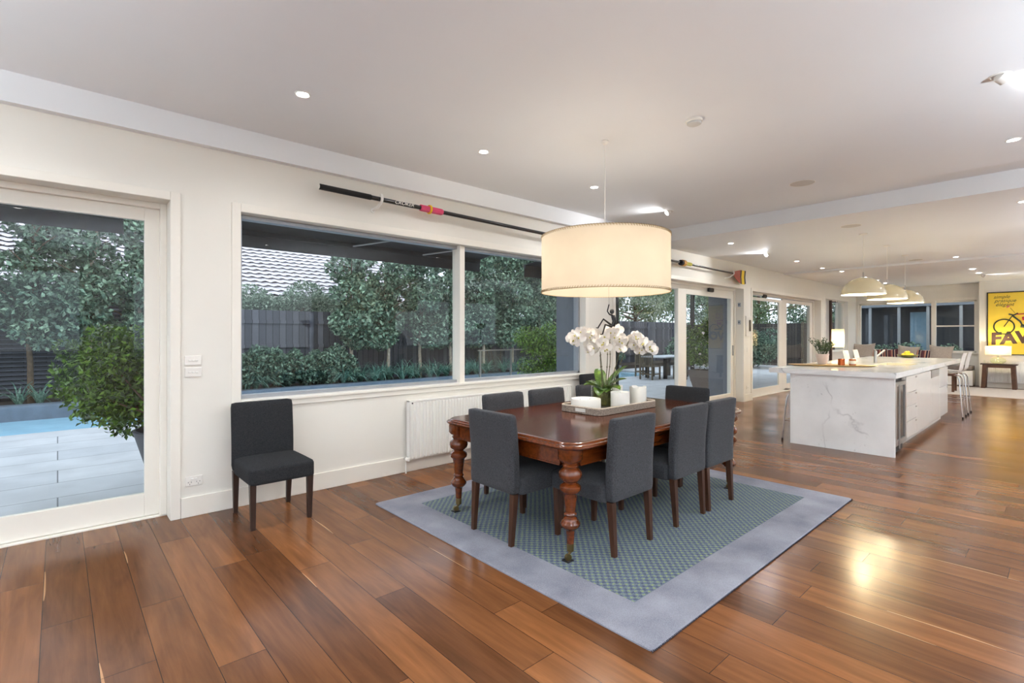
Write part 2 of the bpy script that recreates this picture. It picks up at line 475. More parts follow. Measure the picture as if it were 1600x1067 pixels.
M_leafA = leafmat('pear_leaves', srgb(20, 52, 36), srgb(190, 222, 190), rough=.33)  # pale end of the range also paints sky highlights into the leaves
M_leafB = leafmat('pale_shrub_leaves', srgb(74, 98, 78), srgb(205, 222, 200))
M_leafC = leafmat('dark_hedge_leaves', srgb(22, 50, 40), srgb(168, 200, 170), rough=.36)
M_leafD = leafmat('bright_green_leaves', srgb(28, 56, 16), srgb(140, 184, 72), rough=0.3)
M_leafE = leafmat('weeping_leaves', srgb(86, 112, 76), srgb(176, 194, 150))
M_strap = leafmat('strappy_leaves', srgb(60, 112, 96), srgb(190, 226, 206), tone=False)
M_water = simple('pool_water', srgb(158, 208, 232), 0.05, var=0.08, scale=3, bump=0.1, bscale=5)
M_render = simple('blue_grey_render', srgb(104, 112, 124), 0.8, var=0.06)
M_darkclad = simple('dark_cladding', srgb(36, 40, 48), 0.6, var=0.2, scale=5)
M_teak = simple('weathered_teak', srgb(104, 94, 78), 0.8, var=0.2, scale=12)

def pixray(px, py):
    k = (px - 800) / F_PX
    return Vector((cos(TH) + k * sin(TH), sin(TH) - k * cos(TH), (HZ - py) / F_PX))
def ony(px, py, y):
    d = pixray(px, py); t = y / d.y
    return (d.x * t, CAMH + d.z * t)
def onz(px, py, z):
    d = pixray(px, py); t = (z - CAMH) / d.z
    return (d.x * t, d.y * t)

# ================================================================== ROOM SHELL
WY0, WY1 = 4.70, 5.05       # left wall inner and outer face
Z1, Z2, Z3 = 3.17, 2.97, 2.93
XB = -4.5; YR = -4.0
XF, XP = 19.6, 19.12
S = dict(kind='structure')
boxo('floor', M_floor, (XB, XF, YR, WY0, -0.06, 0.0), **S)
boxo('floor', M_floor, (-3.4, 0.652, WY0, WY0 + 0.16, -0.06, -0.0005), **S)
boxo('floor', M_floor, (6.4, 10.98, WY0, WY0 + 0.16, -0.06, -0.0005), **S)
boxo('floor', M_floor, (11.44, 16.05, WY0, WY0 + 0.16, -0.06, -0.0005), **S)
# openings in the left wall: x0, x1, z0, z1
OPEN = [(-3.4, 0.652, 0.0, 2.5), (1.15, 5.68, 0.89, 2.49), (6.4, 10.98, 0.0, 2.44), (11.44, 16.05, 0.0, 2.42), (16.5, 18.66, 0.95, 2.5)]
wl = MB()
xs = XB - 0.3
for x0, x1, z0, z1 in OPEN:
    wl.box(xs, x0, WY0, WY1, -0.05, 3.3)
    wl.box(x0, x1, WY0, WY1, z1, 3.3)
    if z0 > 0: wl.box(x0, x1, WY0, WY1, -0.05, z0)
    xs = x1
wl.box(xs, XF + 0.3, WY0, WY1, -0.05, 3.3)
wl.build('wall_left', M_wall, **S)
# bulkhead strip over the dining window and the step at the kitchen
boxo('trim_1', M_ceil, (XB, 7.38, 4.63, WY0, Z2, Z1), **S)
cl = MB()
cl.box(XB, 7.38, YR, 4.63, Z1, Z1 + 0.1)
cl.build('ceiling', M_ceil, **S)
cl = MB()
cl.box(7.38, 13.3, YR, WY0, Z2, Z1 + 0.1)
cl.box(13.3, 14.4, YR, WY0, Z3, Z1 + 0.1)
cl.box(14.4, XF, YR, WY0, Z3 + 0.012, Z1 + 0.1)
cl.build('ceiling', M_ceil, **S)
# far wall with a wide window, poster wall, rear and right walls
FW = (1.76, 4.62, 0.93, 2.46)
fw = MB()
fw.box(XF, XF + 0.3, 1.6, FW[0], 0, 3.3); fw.box(XF, XF + 0.3, FW[1], WY0, 0, 3.3)
fw.box(XF, XF + 0.3, FW[0], FW[1], 0, FW[2]); fw.box(XF, XF + 0.3, FW[0], FW[1], FW[3], 3.3)
fw.build('wall_far', M_wall, **S)
boxo('wall_end', M_wall, (XP, XF + 0.3, YR, 1.66, 0, 3.3), **S)
# unseen walls, with windows added at the rear and right to let daylight in
def wall_with(name, x0, x1, y0, y1, axis, opens, m=M_wall):
    w = MB(); p = x0 if axis == 'x' else y0
    for a, b, c, d in opens:
        if axis == 'x':
            w.box(p, a, y0, y1, 0, 3.3); w.box(a, b, y0, y1, 0, c); w.box(a, b, y0, y1, d, 3.3)
        else:
            w.box(x0, x1, p, a, 0, 3.3); w.box(x0, x1, a, b, 0, c); w.box(x0, x1, a, b, d, 3.3)
        p = b
    if axis == 'x': w.box(p, x1, y0, y1, 0, 3.3)
    else: w.box(x0, x1, p, y1, 0, 3.3)
    w.build(name, m, **S)
ROPEN = [(-3.6, 0.4, 0.3, 2.8), (1.2, 5.2, 0.9, 2.8), (7.6, 11.8, 1.0, 2.6)]
wall_with('wall_right', XB, XF, YR - 0.25, YR, 'x', ROPEN)
wall_with('wall_rear', XB - 0.25, XB, YR, WY0, 'y', [(-3.2, 3.6, 0.3, 2.8)])
for i, (a, b, c, d) in enumerate(ROPEN):
    w = empty('window_%d' % (i + 6), (0, 0, 0), kind='structure')  # added windows, out of view, bringing daylight into the room
    f = MB(); f.box(a, b, YR - 0.15, YR - 0.08, c, c + 0.06); f.box(a, b, YR - 0.15, YR - 0.08, d - 0.06, d)
    f.box(a, a + 0.06, YR - 0.15, YR - 0.08, c, d); f.box(b - 0.06, b, YR - 0.15, YR - 0.08, c, d)
    f.box((a + b) / 2 - 0.03, (a + b) / 2 + 0.03, YR - 0.15, YR - 0.08, c, d)
    f.build('window_frame', M_trim, w)
w = empty('window_9', (0, 0, 0), kind='structure')  # rear window, likewise added for daylight
f = MB()
for yy in (-3.2, 0.17, 3.54): f.box(XB - 0.15, XB - 0.08, yy, yy + 0.06, 0.3, 2.8)
f.box(XB - 0.15, XB - 0.08, -3.2, 3.6, 0.3, 0.36); f.box(XB - 0.15, XB - 0.08, -3.2, 3.6, 2.74, 2.8)
f.build('window_frame', M_trim, w)

# skirting
def skirt(name, x0, x1, m=M_trim):
    MB().box(x0, x1, WY0 - 0.018, WY0, 0, 0.158).build(name, m, bevel=0.004, **S)
skirt('baseboard_left', 0.72, 6.34)
skirt('baseboard_left', 11.03, 11.39)
skirt('baseboard_left', 16.12, XF)
boxo('baseboard_far', M_trim, (XP - 0.018, XP, YR, 1.66, 0, 0.158), bevel=0.004, **S)
# architraves (flat casings around the openings)
def casing(name, x0, x1, z0, z1, w=0.066, t=0.016, foot=True):
    m = MB(); y0, y1 = WY0 - t, WY0
    m.box(x0 - w, x0, y0, y1, z0 if foot else z0 - w, z1 + w); m.box(x1, x1 + w, y0, y1, z0 if foot else z0 - w, z1 + w)
    m.box(x0, x1, y0, y1, z1, z1 + w)
    if not foot: m.box(x0, x1, y0, y1, z0 - w, z0)
    m.build(name, M_trim, bevel=0.003, **S)
casing('trim_2', -3.4, 0.652, 0, 2.5)
casing('trim_3', 1.15, 5.68, 0.89, 2.49, w=0.07, foot=False)
casing('trim_4', 6.4, 10.98, 0, 2.44)
casing('trim_5', 11.44, 16.05, 0, 2.42)
casing('trim_6', 16.5, 18.66, 0.95, 2.5, foot=False)

# ------------------------------------------------------------------ windows and doors
def win_frame(name, x0, x1, z0, z1, mull, m=M_alu, y=4.80, bar=None, fw=0.035, mw=0.07):
    w = empty(name, (0, 0, 0), kind='structure')
    f = MB()
    f.box(x0, x1, y, y + 0.09, z0, z0 + fw); f.box(x0, x1, y, y + 0.09, z1 - fw, z1)
    f.box(x0, x0 + fw, y, y + 0.09, z0, z1); f.box(x1 - fw, x1, y, y + 0.09, z0, z1)
    f.build('window_frame', m, w, bevel=0.003)
    for a in mull: boxo('mullion', M_trim, (a, a + mw, y - 0.06, y + 0.09, z0, z1), w, bevel=0.003)
    xs = [x0 + fw] + [v for a in mull for v in (a, a + mw)] + [x1 - fw]
    for i in range(0, len(xs), 2):
        boxo('glass_pane', M_glass, (xs[i], xs[i + 1], y + 0.05, y + 0.054, z0 + fw, z1 - fw), w)
        if bar: boxo('glazing_bar', M_trim, (xs[i], xs[i + 1], y + 0.035, y + 0.07, bar, bar + 0.03), w)
    boxo('window_sill', M_trim, (x0, x1, WY0 - 0.03, y + 0.01, z0 - 0.02, z0 + 0.004), w, bevel=0.004)
    return w
win_frame('window_1', 1.15, 5.68, 0.89, 2.49, [3.47])
win_frame('window_2', 16.5, 18.66, 0.95, 2.5, [17.1], m=M_trim)

def sliding_leaf(parent, x0, x1, z0, z1, y, sl, sr, top=0.09, botm=0.17, handle=None):
    l = MB()
    l.box(x0, x0 + sl, y, y + 0.045, z0, z1); l.box(x1 - sr, x1, y, y + 0.045, z0, z1)
    l.box(x0 + sl, x1 - sr, y, y + 0.045, z1 - top, z1); l.box(x0 + sl, x1 - sr, y, y + 0.045, z0, z0 + botm)
    p = l.build('door_panel', M_trim, parent, bevel=0.003)
    boxo('glass_pane', M_glass, (x0 + sl, x1 - sr, y + 0.02, y + 0.026, z0 + botm, z1 - top), p)
    if handle is not None:
        boxo('door_handle', M_steel, (handle - 0.012, handle + 0.012, y - 0.03, y, 1.0, 1.22), p, bevel=0.004)
    return p
def doorframe(parent, x0, x1, z1, y, t=0.045, d=0.14):
    f = MB()
    f.box(x0, x0 + t, y, y + d, 0, z1); f.box(x1 - t, x1, y, y + d, 0, z1); f.box(x0 + t, x1 - t, y, y + d, z1 - t, z1)
    f.box(x0, x1, y, y + d, -0.02, 0.012)
    f.build('door_frame', M_trim, parent, bevel=0.003)
d1 = empty('door_1', (0, 0, 0), kind='structure')
doorframe(d1, -3.4, 0.652, 2.5, 4.86)
sliding_leaf(d1, -1.6, 0.61, 0.015, 2.455, 4.90, 0.10, 0.10, top=0.10, botm=0.18)
sliding_leaf(d1, -3.36, -1.55, 0.015, 2.455, 4.95, 0.10, 0.10, top=0.10, botm=0.18)
d2 = empty('door_2', (0, 0, 0), kind='structure')
doorframe(d2, 6.4, 10.98, 2.44, 4.86)
sliding_leaf(d2, 6.44, 8.72, 0.015, 2.37, 4.95, 0.20, 0.06, top=0.06, botm=0.1)
sliding_leaf(d2, 8.62, 10.94, 0.015, 2.32, 4.89, 0.30, 0.12, top=0.09, botm=0.17, handle=10.88)
boxo('door_header', M_trim, (6.44, 10.94, 4.9, 4.94, 2.32, 2.40), d2)
d3 = empty('door_3', (0, 0, 0), kind='structure')
doorframe(d3, 11.44, 16.05, 2.42, 4.86)
sliding_leaf(d3, 11.48, 13.75, 0.015, 2.33, 4.89, 0.2, 0.22, top=0.07, botm=0.17)
sliding_leaf(d3, 13.75, 16.0, 0.015, 2.36, 4.89, 0.28, 0.2, top=0.09, botm=0.17)

# far window wall glazing
w = empty('window_3', (0, 0, 0), kind='structure')
y0, y1, z0, z1 = FW
f = MB(); X0 = XF + 0.06
f.box(X0, X0 + 0.07, y0, y1, z0, z0 + 0.05); f.box(X0, X0 + 0.07, y0, y1, z1 - 0.05, z1)
f.box(X0, X0 + 0.07, y0, y0 + 0.05, z0, z1); f.box(X0, X0 + 0.07, y1 - 0.05, y1, z0, z1)
f.build('window_frame', M_trim, w, bevel=0.004)
boxo('mullion', M_trim, (X0 - 0.04, X0 + 0.07, 2.66, 2.77, z0, z1), w, bevel=0.004)
boxo('glass_pane', M_glass, (X0 + 0.03, X0 + 0.034, y0 + 0.05, 2.66, z0 + 0.05, z1 - 0.05), w)
boxo('glass_pane', M_glass, (X0 + 0.03, X0 + 0.034, 2.77, y1 - 0.05, z0 + 0.05, z1 - 0.05), w)
boxo('glazing_bar', M_trim, (X0 + 0.01, X0 + 0.06, y0 + 0.05, 2.66, 1.69, 1.73), w)
m = MB(); m.box(XF - 0.016, XF, y0 - 0.1, y1, z0 - 0.03, z0); m.box(XF - 0.05, XF + 0.06, y0 - 0.12, y1, z0 - 0.035, z0 - 0.005)
m.box(XF - 0.016, XF, y0 - 0.1, y0, z0, z1 + 0.08); m.box(XF - 0.016, XF, y0, y1, z1, z1 + 0.08)
m.build('window_sill', M_trim, w)

# ================================================================== CEILING FITTINGS
def light(name, kind, loc, power, col=WARM, size=0.05, parent=None, spot=150, blend=0.9, rot=None):
    ld = bpy.data.lights.new(name, kind)
    ld.energy = power; ld.color = col
    ld.shadow_soft_size = size
    if kind == 'SPOT':
        ld.spot_size = radians(spot); ld.spot_blend = blend
    o = bpy.data.objects.new(name, ld)
    COL.objects.link(o)
    o.location = loc
    if rot: o.rotation_euler = rot
    if parent: o.parent = parent
    return o
def downlight(x, y, z, label, group=None, power=DOWN_W, spot=160):
    t = empty('downlight', (x, y, z), 0, label, 'downlight', group)
    r = MB().lathe([(0.038, -0.001), (0.046, -0.006), (0.052, -0.004), (0.054, 0.0)], n=24, cap0=False, cap1=False)
    r.build('trim_ring', M_white, t, smooth=True)
    MB().disc((0, 0, -0.0015), 0.038, 24, up=False).build('lamp_face', M_down, t)
    light('lamp', 'SPOT', (0, 0, -0.02), power, size=0.045, parent=t, spot=spot)
    return t
G1 = 'recessed downlights over the dining end'
G2 = 'recessed downlights over the kitchen'
seen1 = [(1.3, 3.67, 'round recessed downlight in the ceiling above the lone chair, nearest the glass door'),
         (2.97, 3.68, 'round recessed downlight above the dining window, second from the left'),
         (4.64, 3.70, 'small recessed downlight just left of the drum lamp cord')]
for x, y, l in seen1: downlight(x, y, Z1, l, G1)
downlight(6.25, 0.32, Z1, 'recessed downlight at the right edge of the high ceiling, before the step', G1)
for x, y in ((-0.4, 3.68), (-2.1, 3.68), (1.3, 0.3), (2.97, -0.6), (-0.4, 0.3), (-2.1, 0.3), (1.3, -2.6), (4.64, -2.6), (-2.1, -2.6), (6.3, -2.6)):  # extra downlights added out of view to brighten the room
    downlight(x, y, Z1, 'added recessed downlight in the unseen part of the high ceiling', 'added downlights in the unseen room')
kl = [(8.29, 3.75, 'recessed downlight nearest the ceiling step, above the oar blade'),
      (11.32, 3.75, 'recessed downlight above the gap between the two farther glass doors'),
      (12.93, 3.75, 'recessed downlight above the farther sliding door'),
      (8.17, 0.34, 'recessed downlight cut by the right edge, in the kitchen ceiling')]
for x, y, l in kl: downlight(x, y, Z2, l, G2, power=DOWN_W * 0.8)
for x, y, l in ((13.6, 3.54, 'small far downlight just left of the nearest dome pendant cord'),
                (15.6, 3.55, 'small far downlight between the first two dome pendant cords'),
                (16.7, 3.52, 'small far downlight, middle of the three behind the dome pendants'),
                (17.7, 3.52, 'small far downlight at the second dome pendant, farthest of its row')):
    downlight(x, y, Z3, l, 'far downlights over the sitting area', power=DOWN_W * 0.8)
for x, y, l in ((13.0, 1.46, 'downlight on the edge of the ceiling step, right of the dome pendants'),
                (15.35, 1.44, 'upper of the paired downlights above the far window'),
                (16.45, 1.43, 'lower of the paired downlights above the far window')):
    downlight(x, y, Z2 if x < 13.3 else Z3, l, 'downlights right of the dome pendants', power=DOWN_W * 1.0)
for x, y in ((9.8, 0.3), (9.8, -2.2), (11.4, -2.2), (15.3, -1.5), (17.2, -1.5)):  # more added downlights, out of view, for the kitchen and far end
    downlight(x, y, Z2 if x < 13 else Z3, 'added recessed downlight in the unseen part of the kitchen ceiling', 'added downlights in the unseen room')

def gimbal(x, y, z, aim, label, power=26):
    t = empty('gimbal_spotlight', (x, y, z), aim, label, 'spotlight', 'tilted ceiling spotlights')
    MB().lathe([(0.044, -0.001), (0.05, -0.006), (0.058, -0.004), (0.06, 0.0)], n=24, cap0=False, cap1=False).build('trim_ring', M_white, t, smooth=True)
    h = MB().lathe([(0.034, -0.03), (0.038, -0.03), (0.038, 0.02), (0.02, 0.04)], n=20, cap0=False).build('lamp_head', M_white, t, smooth=True, loc=(0.012, 0, -0.012), rot=(0, radians(-55), 0))
    MB().disc((0, 0, -0.027), 0.033, 20, up=False).build('lamp_face', M_down, h)
    ll = light('lamp', 'SPOT', (0.03, 0, -0.05), power, size=0.03, parent=t, spot=120, rot=(0, radians(-68), 0))
    return t
gimbal(6.31, 3.72, Z1, radians(150), 'tilted ceiling spotlight beside the ceiling step, right of the drum lamp')
gimbal(9.86, 3.77, Z2, radians(160), 'tilted ceiling spotlight above the oar blade casting a streak')
gimbal(4.64, 0.30, Z1, radians(-45), 'bright tilted ceiling spotlight at the right edge of the photo', 18)
gimbal(17.1, 1.42, Z3, radians(-75), 'tilted ceiling spotlight left above the yellow poster', 20)

t = empty('smoke_detector', (3.77, 2.0, Z1), 0, 'white round smoke detector on the high ceiling', 'smoke detector')
MB().lathe([(0.062, 0), (0.066, -0.008), (0.066, -0.022), (0.06, -0.026)], n=32, cap0=False).build('base_plate', M_plastic, t, smooth=True)
MB().lathe([(0.056, -0.027), (0.054, -0.04), (0.04, -0.047), (0.015, -0.049)], n=32, cap0=False).build('cover', simple('detector_grey', srgb(205, 205, 200), 0.4), t, smooth=True)
def speaker(x, y, z, r, label):
    t = empty('ceiling_speaker', (x, y, z), 0, label, 'speaker')
    MB().lathe([(r - 0.008, -0.001), (r - 0.004, -0.004), (r, -0.003), (r + 0.002, 0)], n=40, cap0=False, cap1=False).build('trim_ring', M_white, t, smooth=True)
    MB().disc((0, 0, -0.002), r - 0.006, 40, up=False).build('grille', simple('speaker_mesh', srgb(206, 203, 198), 0.7, var=0.1, scale=300), t)
speaker(6.27, 2.02, Z1, 0.13, 'flush round ceiling speaker in the high ceiling before the step')
speaker(8.22, 2.03, Z2, 0.125, 'flush round ceiling speaker beside the nearest dome pendant')
speaker(12.92, 2.07, Z2, 0.12, 'far flush round ceiling speaker right of the dome pendant canopies')

# unseen uplighters added behind and beside the camera to brighten the ceiling
for x, y in ((-3.6, -3.3), (-2.6, 2.2), (0.4, -1.6), (4.3, -2.05), (9.4, -2.1), (13.6, -2.0), (17.4, -2.4)):
    t = empty('added_fill_uplighter', (x, y, 0), 0, 'unseen tall white uplighter added to brighten the ceiling', 'floor lamp', 'added uplighters in the unseen room')
    MB().lathe([(.15, 0), (.15, .015), (.02, .03), (.012, .04), (.012, 1.62), (.02, 1.64)], n=24).build('stand', M_white, t, smooth=True)
    MB().lathe([(.03, 1.62), (.10, 1.66), (.16, 1.74), (.17, 1.78), (.165, 1.78), (.09, 1.68), (.03, 1.65)], n=28).build('reflector_bowl', M_white, t, smooth=True)
    light('lamp', 'SPOT', (0, 0, 1.74), UP_W * (1.05 if x < 7 else .85), (.82, .91, 1.0), .08, parent=t, spot=175, blend=.6, rot=(pi, 0, 0))

# ------------------------------------------------------------------ drum pendant
LX, LY = 3.60, 2.753
t = empty('drum_pendant_lamp', (LX, LY, Z1), 0, 'large parchment drum pendant lamp with laced rims above the dining table', 'pendant lamp')
MB().lathe([(0.0005, 0), (0.03, 0), (0.034, -0.012), (0.02, -0.03), (0.006, -0.036)], n=24).build('canopy', M_white, t, smooth=True)
MB().tube([(0, 0, -0.03), (0.006, 0, -0.3), (0, 0, -0.55), (0.004, 0.003, -0.75), (0, 0, -1.0)], 0.0035, 6).build('cord', M_white, t, smooth=True)
ZT, ZB, RS = 2.318 - Z1, 1.825 - Z1, 0.560
sh = MB()
sh.lathe([(RS, ZB), (RS, ZT)], n=96, cap0=False, cap1=False)
s_ = sh.build('lamp_shade', M_shade, t, smooth=True)
st = MB(); n = 150
for zz, dz in ((ZB, 1), (ZT, -1)):
    for k in range(n):
        a0, a1 = 2 * pi * k / n, 2 * pi * (k + 0.6) / n
        st.tube([(RS * 1.004 * cos(a0), RS * 1.004 * sin(a0), zz - dz * 0.004), (RS * 1.006 * cos(a1), RS * 1.006 * sin(a1), zz + dz * 0.016)], 0.0028, 5)
    ring = [(RS * cos(2 * pi * k / 96), RS * sin(2 * pi * k / 96), zz) for k in range(97)]
    st.tube(ring, 0.003, 6, cap=False)
st.build('rim_stitching', simple('tan_lacing', srgb(170, 150, 116), 0.7), t, smooth=True)
fr = MB()
for k in range(3):
    a = 2 * pi * k / 3 + 0.4
    fr.tube([(0, 0, ZT - 0.03), (RS * cos(a), RS * sin(a), ZT - 0.01)], 0.003, 6)
fr.build('spider_frame', M_steel, t, smooth=True)
MB().lathe([(0.012, ZT - 0.02), (0.022, ZT - 0.03), (0.022, ZT - 0.1), (0.018, ZT - 0.11)], n=16).build('lamp_holder', M_white, t, smooth=True)
MB().lathe([(0.012, 0.0), (0.02, -0.03), (0.034, -0.07), (0.03, -0.1), (0.012, -0.118)], c=(0, 0, ZT - 0.11), n=20).build('bulb', M_bulb, t, smooth=True)
light('lamp', 'POINT', (0, 0, -1.13), 13.5, (1.0, 0.91, 0.78), 0.05, parent=t)

# small black climbing figure hanging from the shade
t = empty('climbing_figurine', (3.64, 2.72, 1.57), radians(-60), 'tiny black climbing figure hanging on a thread below the drum lamp', 'figurine')
b = MB()
b.tube([(0.02, 0, 0.05), (0.035, 0, 0.0), (0.02, 0, -0.045)], [0.018, 0.021, 0.018], 10)
b.lathe([(0.004, -0.022), (0.018, -0.012), (0.02, 0.004), (0.012, 0.02), (0.003, 0.024)], c=(0.012, 0, 0.085), n=14)
b.tube([(0.02, 0.012, 0.05), (-0.012, 0.012, 0.062), (-0.03, 0.01, 0.09), (-0.014, 0.0, 0.15)], [0.008, 0.0065, 0.0055, 0.005], 8)
b.tube([(0.03, -0.012, 0.04), (0.05, -0.014, 0.0), (0.03, -0.014, -0.02)], [0.008, 0.0065, 0.005], 8)
b.tube([(0.02, 0.01, -0.045), (-0.065, 0.012, 0.02), (-0.115, 0.012, -0.06), (-0.13, 0.012, -0.055)], [0.011, 0.009, 0.007, 0.006], 8)
b.tube([(0.015, -0.01, -0.05), (-0.045, -0.012, -0.03), (-0.07, -0.012, -0.115), (-0.09, -0.012, -0.115)], [0.011, 0.009, 0.007, 0.006], 8)
b.build('figure_body', M_black, t, smooth=True)
MB().tube([(-0.014, 0, 0.15), (-0.02, 0, 0.42)], 0.0008, 4).build('thread', M_black, t)

# ------------------------------------------------------------------ dome pendants over the island
for x, y, l in ((8.98, 2.06, 'cream dome pendant lamp over the island, nearest of the three'),
                (10.47, 2.06, 'cream dome pendant lamp over the island, middle of the three'),
                (11.99, 2.08, 'cream dome pendant lamp over the island, farthest of the three')):
    t = empty('dome_pendant_lamp', (x, y, Z2), 0, l, 'pendant lamp', 'cream dome pendants over the island')
    MB().lathe([(0.0005, 0), (0.055, 0), (0.055, -0.012), (0.048, -0.018), (0.0005, -0.018)], n=24, cap0=False, cap1=False).build('canopy', M_white, t, smooth=True)
    MB().tube([(0, 0, -0.015), (0, 0, -0.63)], 0.0035, 6).build('cord', M_white, t)
    MB().lathe([(0.008, -0.58), (0.01, -0.585), (0.01, -0.655), (0.014, -0.66)], n=12).build('stem', M_chrome, t, smooth=True)
    R, H = 0.285, 0.255
    pr = [(R * sin(a), -0.66 - H * (1 - cos(a))) for a in [pi / 2 * k / 14 for k in range(15)]]
    pr[0] = (0.004, pr[0][1])
    MB().lathe(pr, n=48, cap0=False, cap1=False).build('lamp_shade', M_cream, t, smooth=True)
    pi_ = [(r * 0.985, z - 0.004 if i < 14 else z) for i, (r, z) in enumerate(pr)]
    MB().lathe(pi_, n=48, cap0=False, cap1=False).build('shade_lining', M_white, t, smooth=True)
    MB().lathe([(0.01, -0.70), (0.03, -0.73), (0.04, -0.78), (0.03, -0.82), (0.008, -0.835)], n=16).build('bulb', M_bulb, t, smooth=True)
    light('lamp', 'POINT', (0, 0, -0.86), 18, (1.0, 0.80, 0.48), 0.04, parent=t)

# ================================================================== DINING SET
# rug
RX0, RX1, RY0, RY1 = 2.01, 5.18, 1.27, 3.97
r_ = MB()
r_.loops([rrect(RX0 + i, RX1 - i, RY0 + i, RY1 - i, 0.02, z, 3) for i, z in ((0.0, 0.001), (0, 0.009), (0.006, 0.013))])
r_.build('rug', rug_mat(2.30, 4.90, 1.56, 3.70), label='blue-grey wool rug with a checked green-blue centre under the dining table', cat='rug')
rgo = bpy.data.objects['rug']
fr = MB(); rnd = random.Random(3)
for x in np.arange(RX0, RX1, 0.012):
    fr.tube([(x, RY0 + 0.004, 0.008), (x + rnd.uniform(-.003, .003), RY0 - 0.006, 0.003)], 0.003, 4)
fr.build('bound_edge', simple('dark_binding', srgb(50, 46, 56), 0.9), rgo, kind='stuff')

# table
TX0, TX1, TY0, TY1, TZ = 2.34, 4.80, 2.02, 3.47, 0.77
t = empty('dining_table', (0, 0, 0), 0, 'large antique mahogany dining table with turned legs on castors', 'table')
CR = 0.13
top = MB()
top.loops([rrect(TX0 + i, TX1 - i, TY0 + i, TY1 - i, CR, z, 8) for i, z in
           ((0.07, TZ - 0.052), (0.03, TZ - 0.050), (0.012, TZ - 0.046), (0.002, TZ - 0.036), (0.0, TZ - 0.030), (0.004, TZ - 0.022), (0.014, TZ - 0.017), (0.018, TZ - 0.016), (0.020, TZ - 0.010), (0.027, TZ - 0.004), (0.036, TZ - 0.0015), (0.045, TZ - 0.001))], cap1=False)
top.build('moulded_edge', M_mahog, t, smooth=True, angle=50)
MB().loops([rrect(TX0 + 0.045, TX1 - 0.045, TY0 + 0.045, TY1 - 0.045, 0.1, z, 8) for z in (TZ - 0.04, TZ)]).build('table_top', M_mahog_top, t)
LEG = [(2.44, 2.14), (2.44, 3.35), (4.69, 2.14), (4.69, 3.35)]
ap = MB()
A0, A1 = TZ - 0.165, TZ - 0.05
for x0, x1, y in ((2.5, 4.63, 2.105), (2.5, 4.63, 3.36)):
    ap.box(x0, x1, y, y + 0.025, A0, A1); ap.box(x0, x1, y - 0.005, y + 0.03, A0, A0 + 0.012)
for y0, y1, x in ((2.2, 3.29, 2.405), (2.2, 3.29, 4.70)):
    ap.box(x, x + 0.025, y0, y1, A0, A1); ap.box(x - 0.005, x + 0.03, y0, y1, A0, A0 + 0.012)
ap.build('apron', M_mahog, t, bevel=0.003)
prof = [(.022, .112), (.024, .118), (.026, .150), (.030, .195), (.034, .203), (.050, .215), (.059, .232), (.060, .245), (.052, .262), (.044, .270), (.043, .280), (.033, .288), (.040, .296), (.043, .303), (.040, .310),
        (.034, .316), (.036, .34), (.041, .39), (.049, .437), (.052, .440), (.060, .450), (.065, .466), (.063, .483), (.052, .496), (.040, .502), (.040, .508), (.050, .514), (.064, .530), (.070, .552), (.068, .573), (.056, .592), (.047, .599), (.047, .605), (.054, .611), (.055, .620), (.047, .628), (.046, .640), (.05, .65)]
for x, y in LEG:
    l = MB()
    l.lathe([(r * (1.07 if r > .056 else 1.0), z) for r, z in prof], (x, y, 0), 32)
    l.loops([rrect(x - .063 + i, x + .063 - i, y - .063 + i, y + .063 - i, 0.02, z, 3) for i, z in ((.012, .636), (0, .655), (0, .735))])
    lo = l.build('leg', M_mahog, t, smooth=True)
    c = MB()
    c.lathe([(.0245, .113), (.0245, .108), (.023, .066), (.014, .058)], (x, y, 0), 18)
    c.tube([(x, y, .06), (x - .018, y - .006, .052), (x - .03, y - .01, .038)], [.011, .009, .006], 8)
    a = MB(); 
    wheel = []
    c.tube([(x - .034 - .009 * .3, y - .011 - .009, .036), (x - .034 + .009 * .3, y - .011 + .009, .036)], 0.0215, 16)
    c.build('caster', M_brass, lo, smooth=True)
    boxo('caster_cup', M_iron, (x - .064, x - .008, y - .038, y + .018, .0135, .0205), lo, bevel=0.002)

# parson chair: local frame faces +Y, origin on the floor under the seat centre
def make_chair(label, group, fab, leg):
    t = empty('dining_chair', (0, 0, 0), 0, label, 'chair', group)
    lean = lambda p: Vector((p.x, p.y - 0.11 * max(0, p.z + 0.05) ** 1.15, p.z))
    MB().soft((0, 0.035, 0.395), (0.475, 0.49, 0.135), 0.028, 0.028, 9).build('seat', fab, t, smooth=True, angle=80)
    MB().soft((0, -0.238, 0.622), (0.475, 0.072, 0.545), 0.022, 0.0, 9, shear=lean).build('backrest', fab, t, smooth=True, angle=80)
    for sx in (-1, 1):
        for sy in (-1, 1):
            x = sx * 0.21; y = 0.235 if sy > 0 else -0.238
            xb = x - sx * 0.004; yb = y + (0.0 if sy > 0 else -0.022)
            a, b = 0.0225, 0.0155
            MB().hexa([(xb - b, yb - b, 0), (xb + b, yb - b, 0), (xb + b, yb + b, 0), (xb - b, yb + b, 0)],
                      [(x - a, y - a, 0.35), (x + a, y - a, 0.35), (x + a, y + a, 0.35), (x - a, y + a, 0.35)]).build('leg', leg, t, bevel=0.002)
    return t
RZ = 0.0135
GN = 'grey upholstered dining chairs around the table'
ch = make_chair('grey wool dining chair on the near long side, closest to the camera', GN, M_fabric, M_legwood)
ch.location = (2.875, 2.225, RZ)
dup(ch, (3.64, 2.225, RZ), 0, 'grey wool dining chair on the near long side, middle of the three')
dup(ch, (4.145, 2.225, RZ), 0, 'grey wool dining chair on the near long side, farthest of the three')
dup(ch, (2.545, 2.74, RZ), -pi / 2, 'grey wool dining chair at the near short end of the table')
dup(ch, (3.08, 3.265, RZ), pi, 'grey dining chair on the window side, in front of the radiator, nearest')
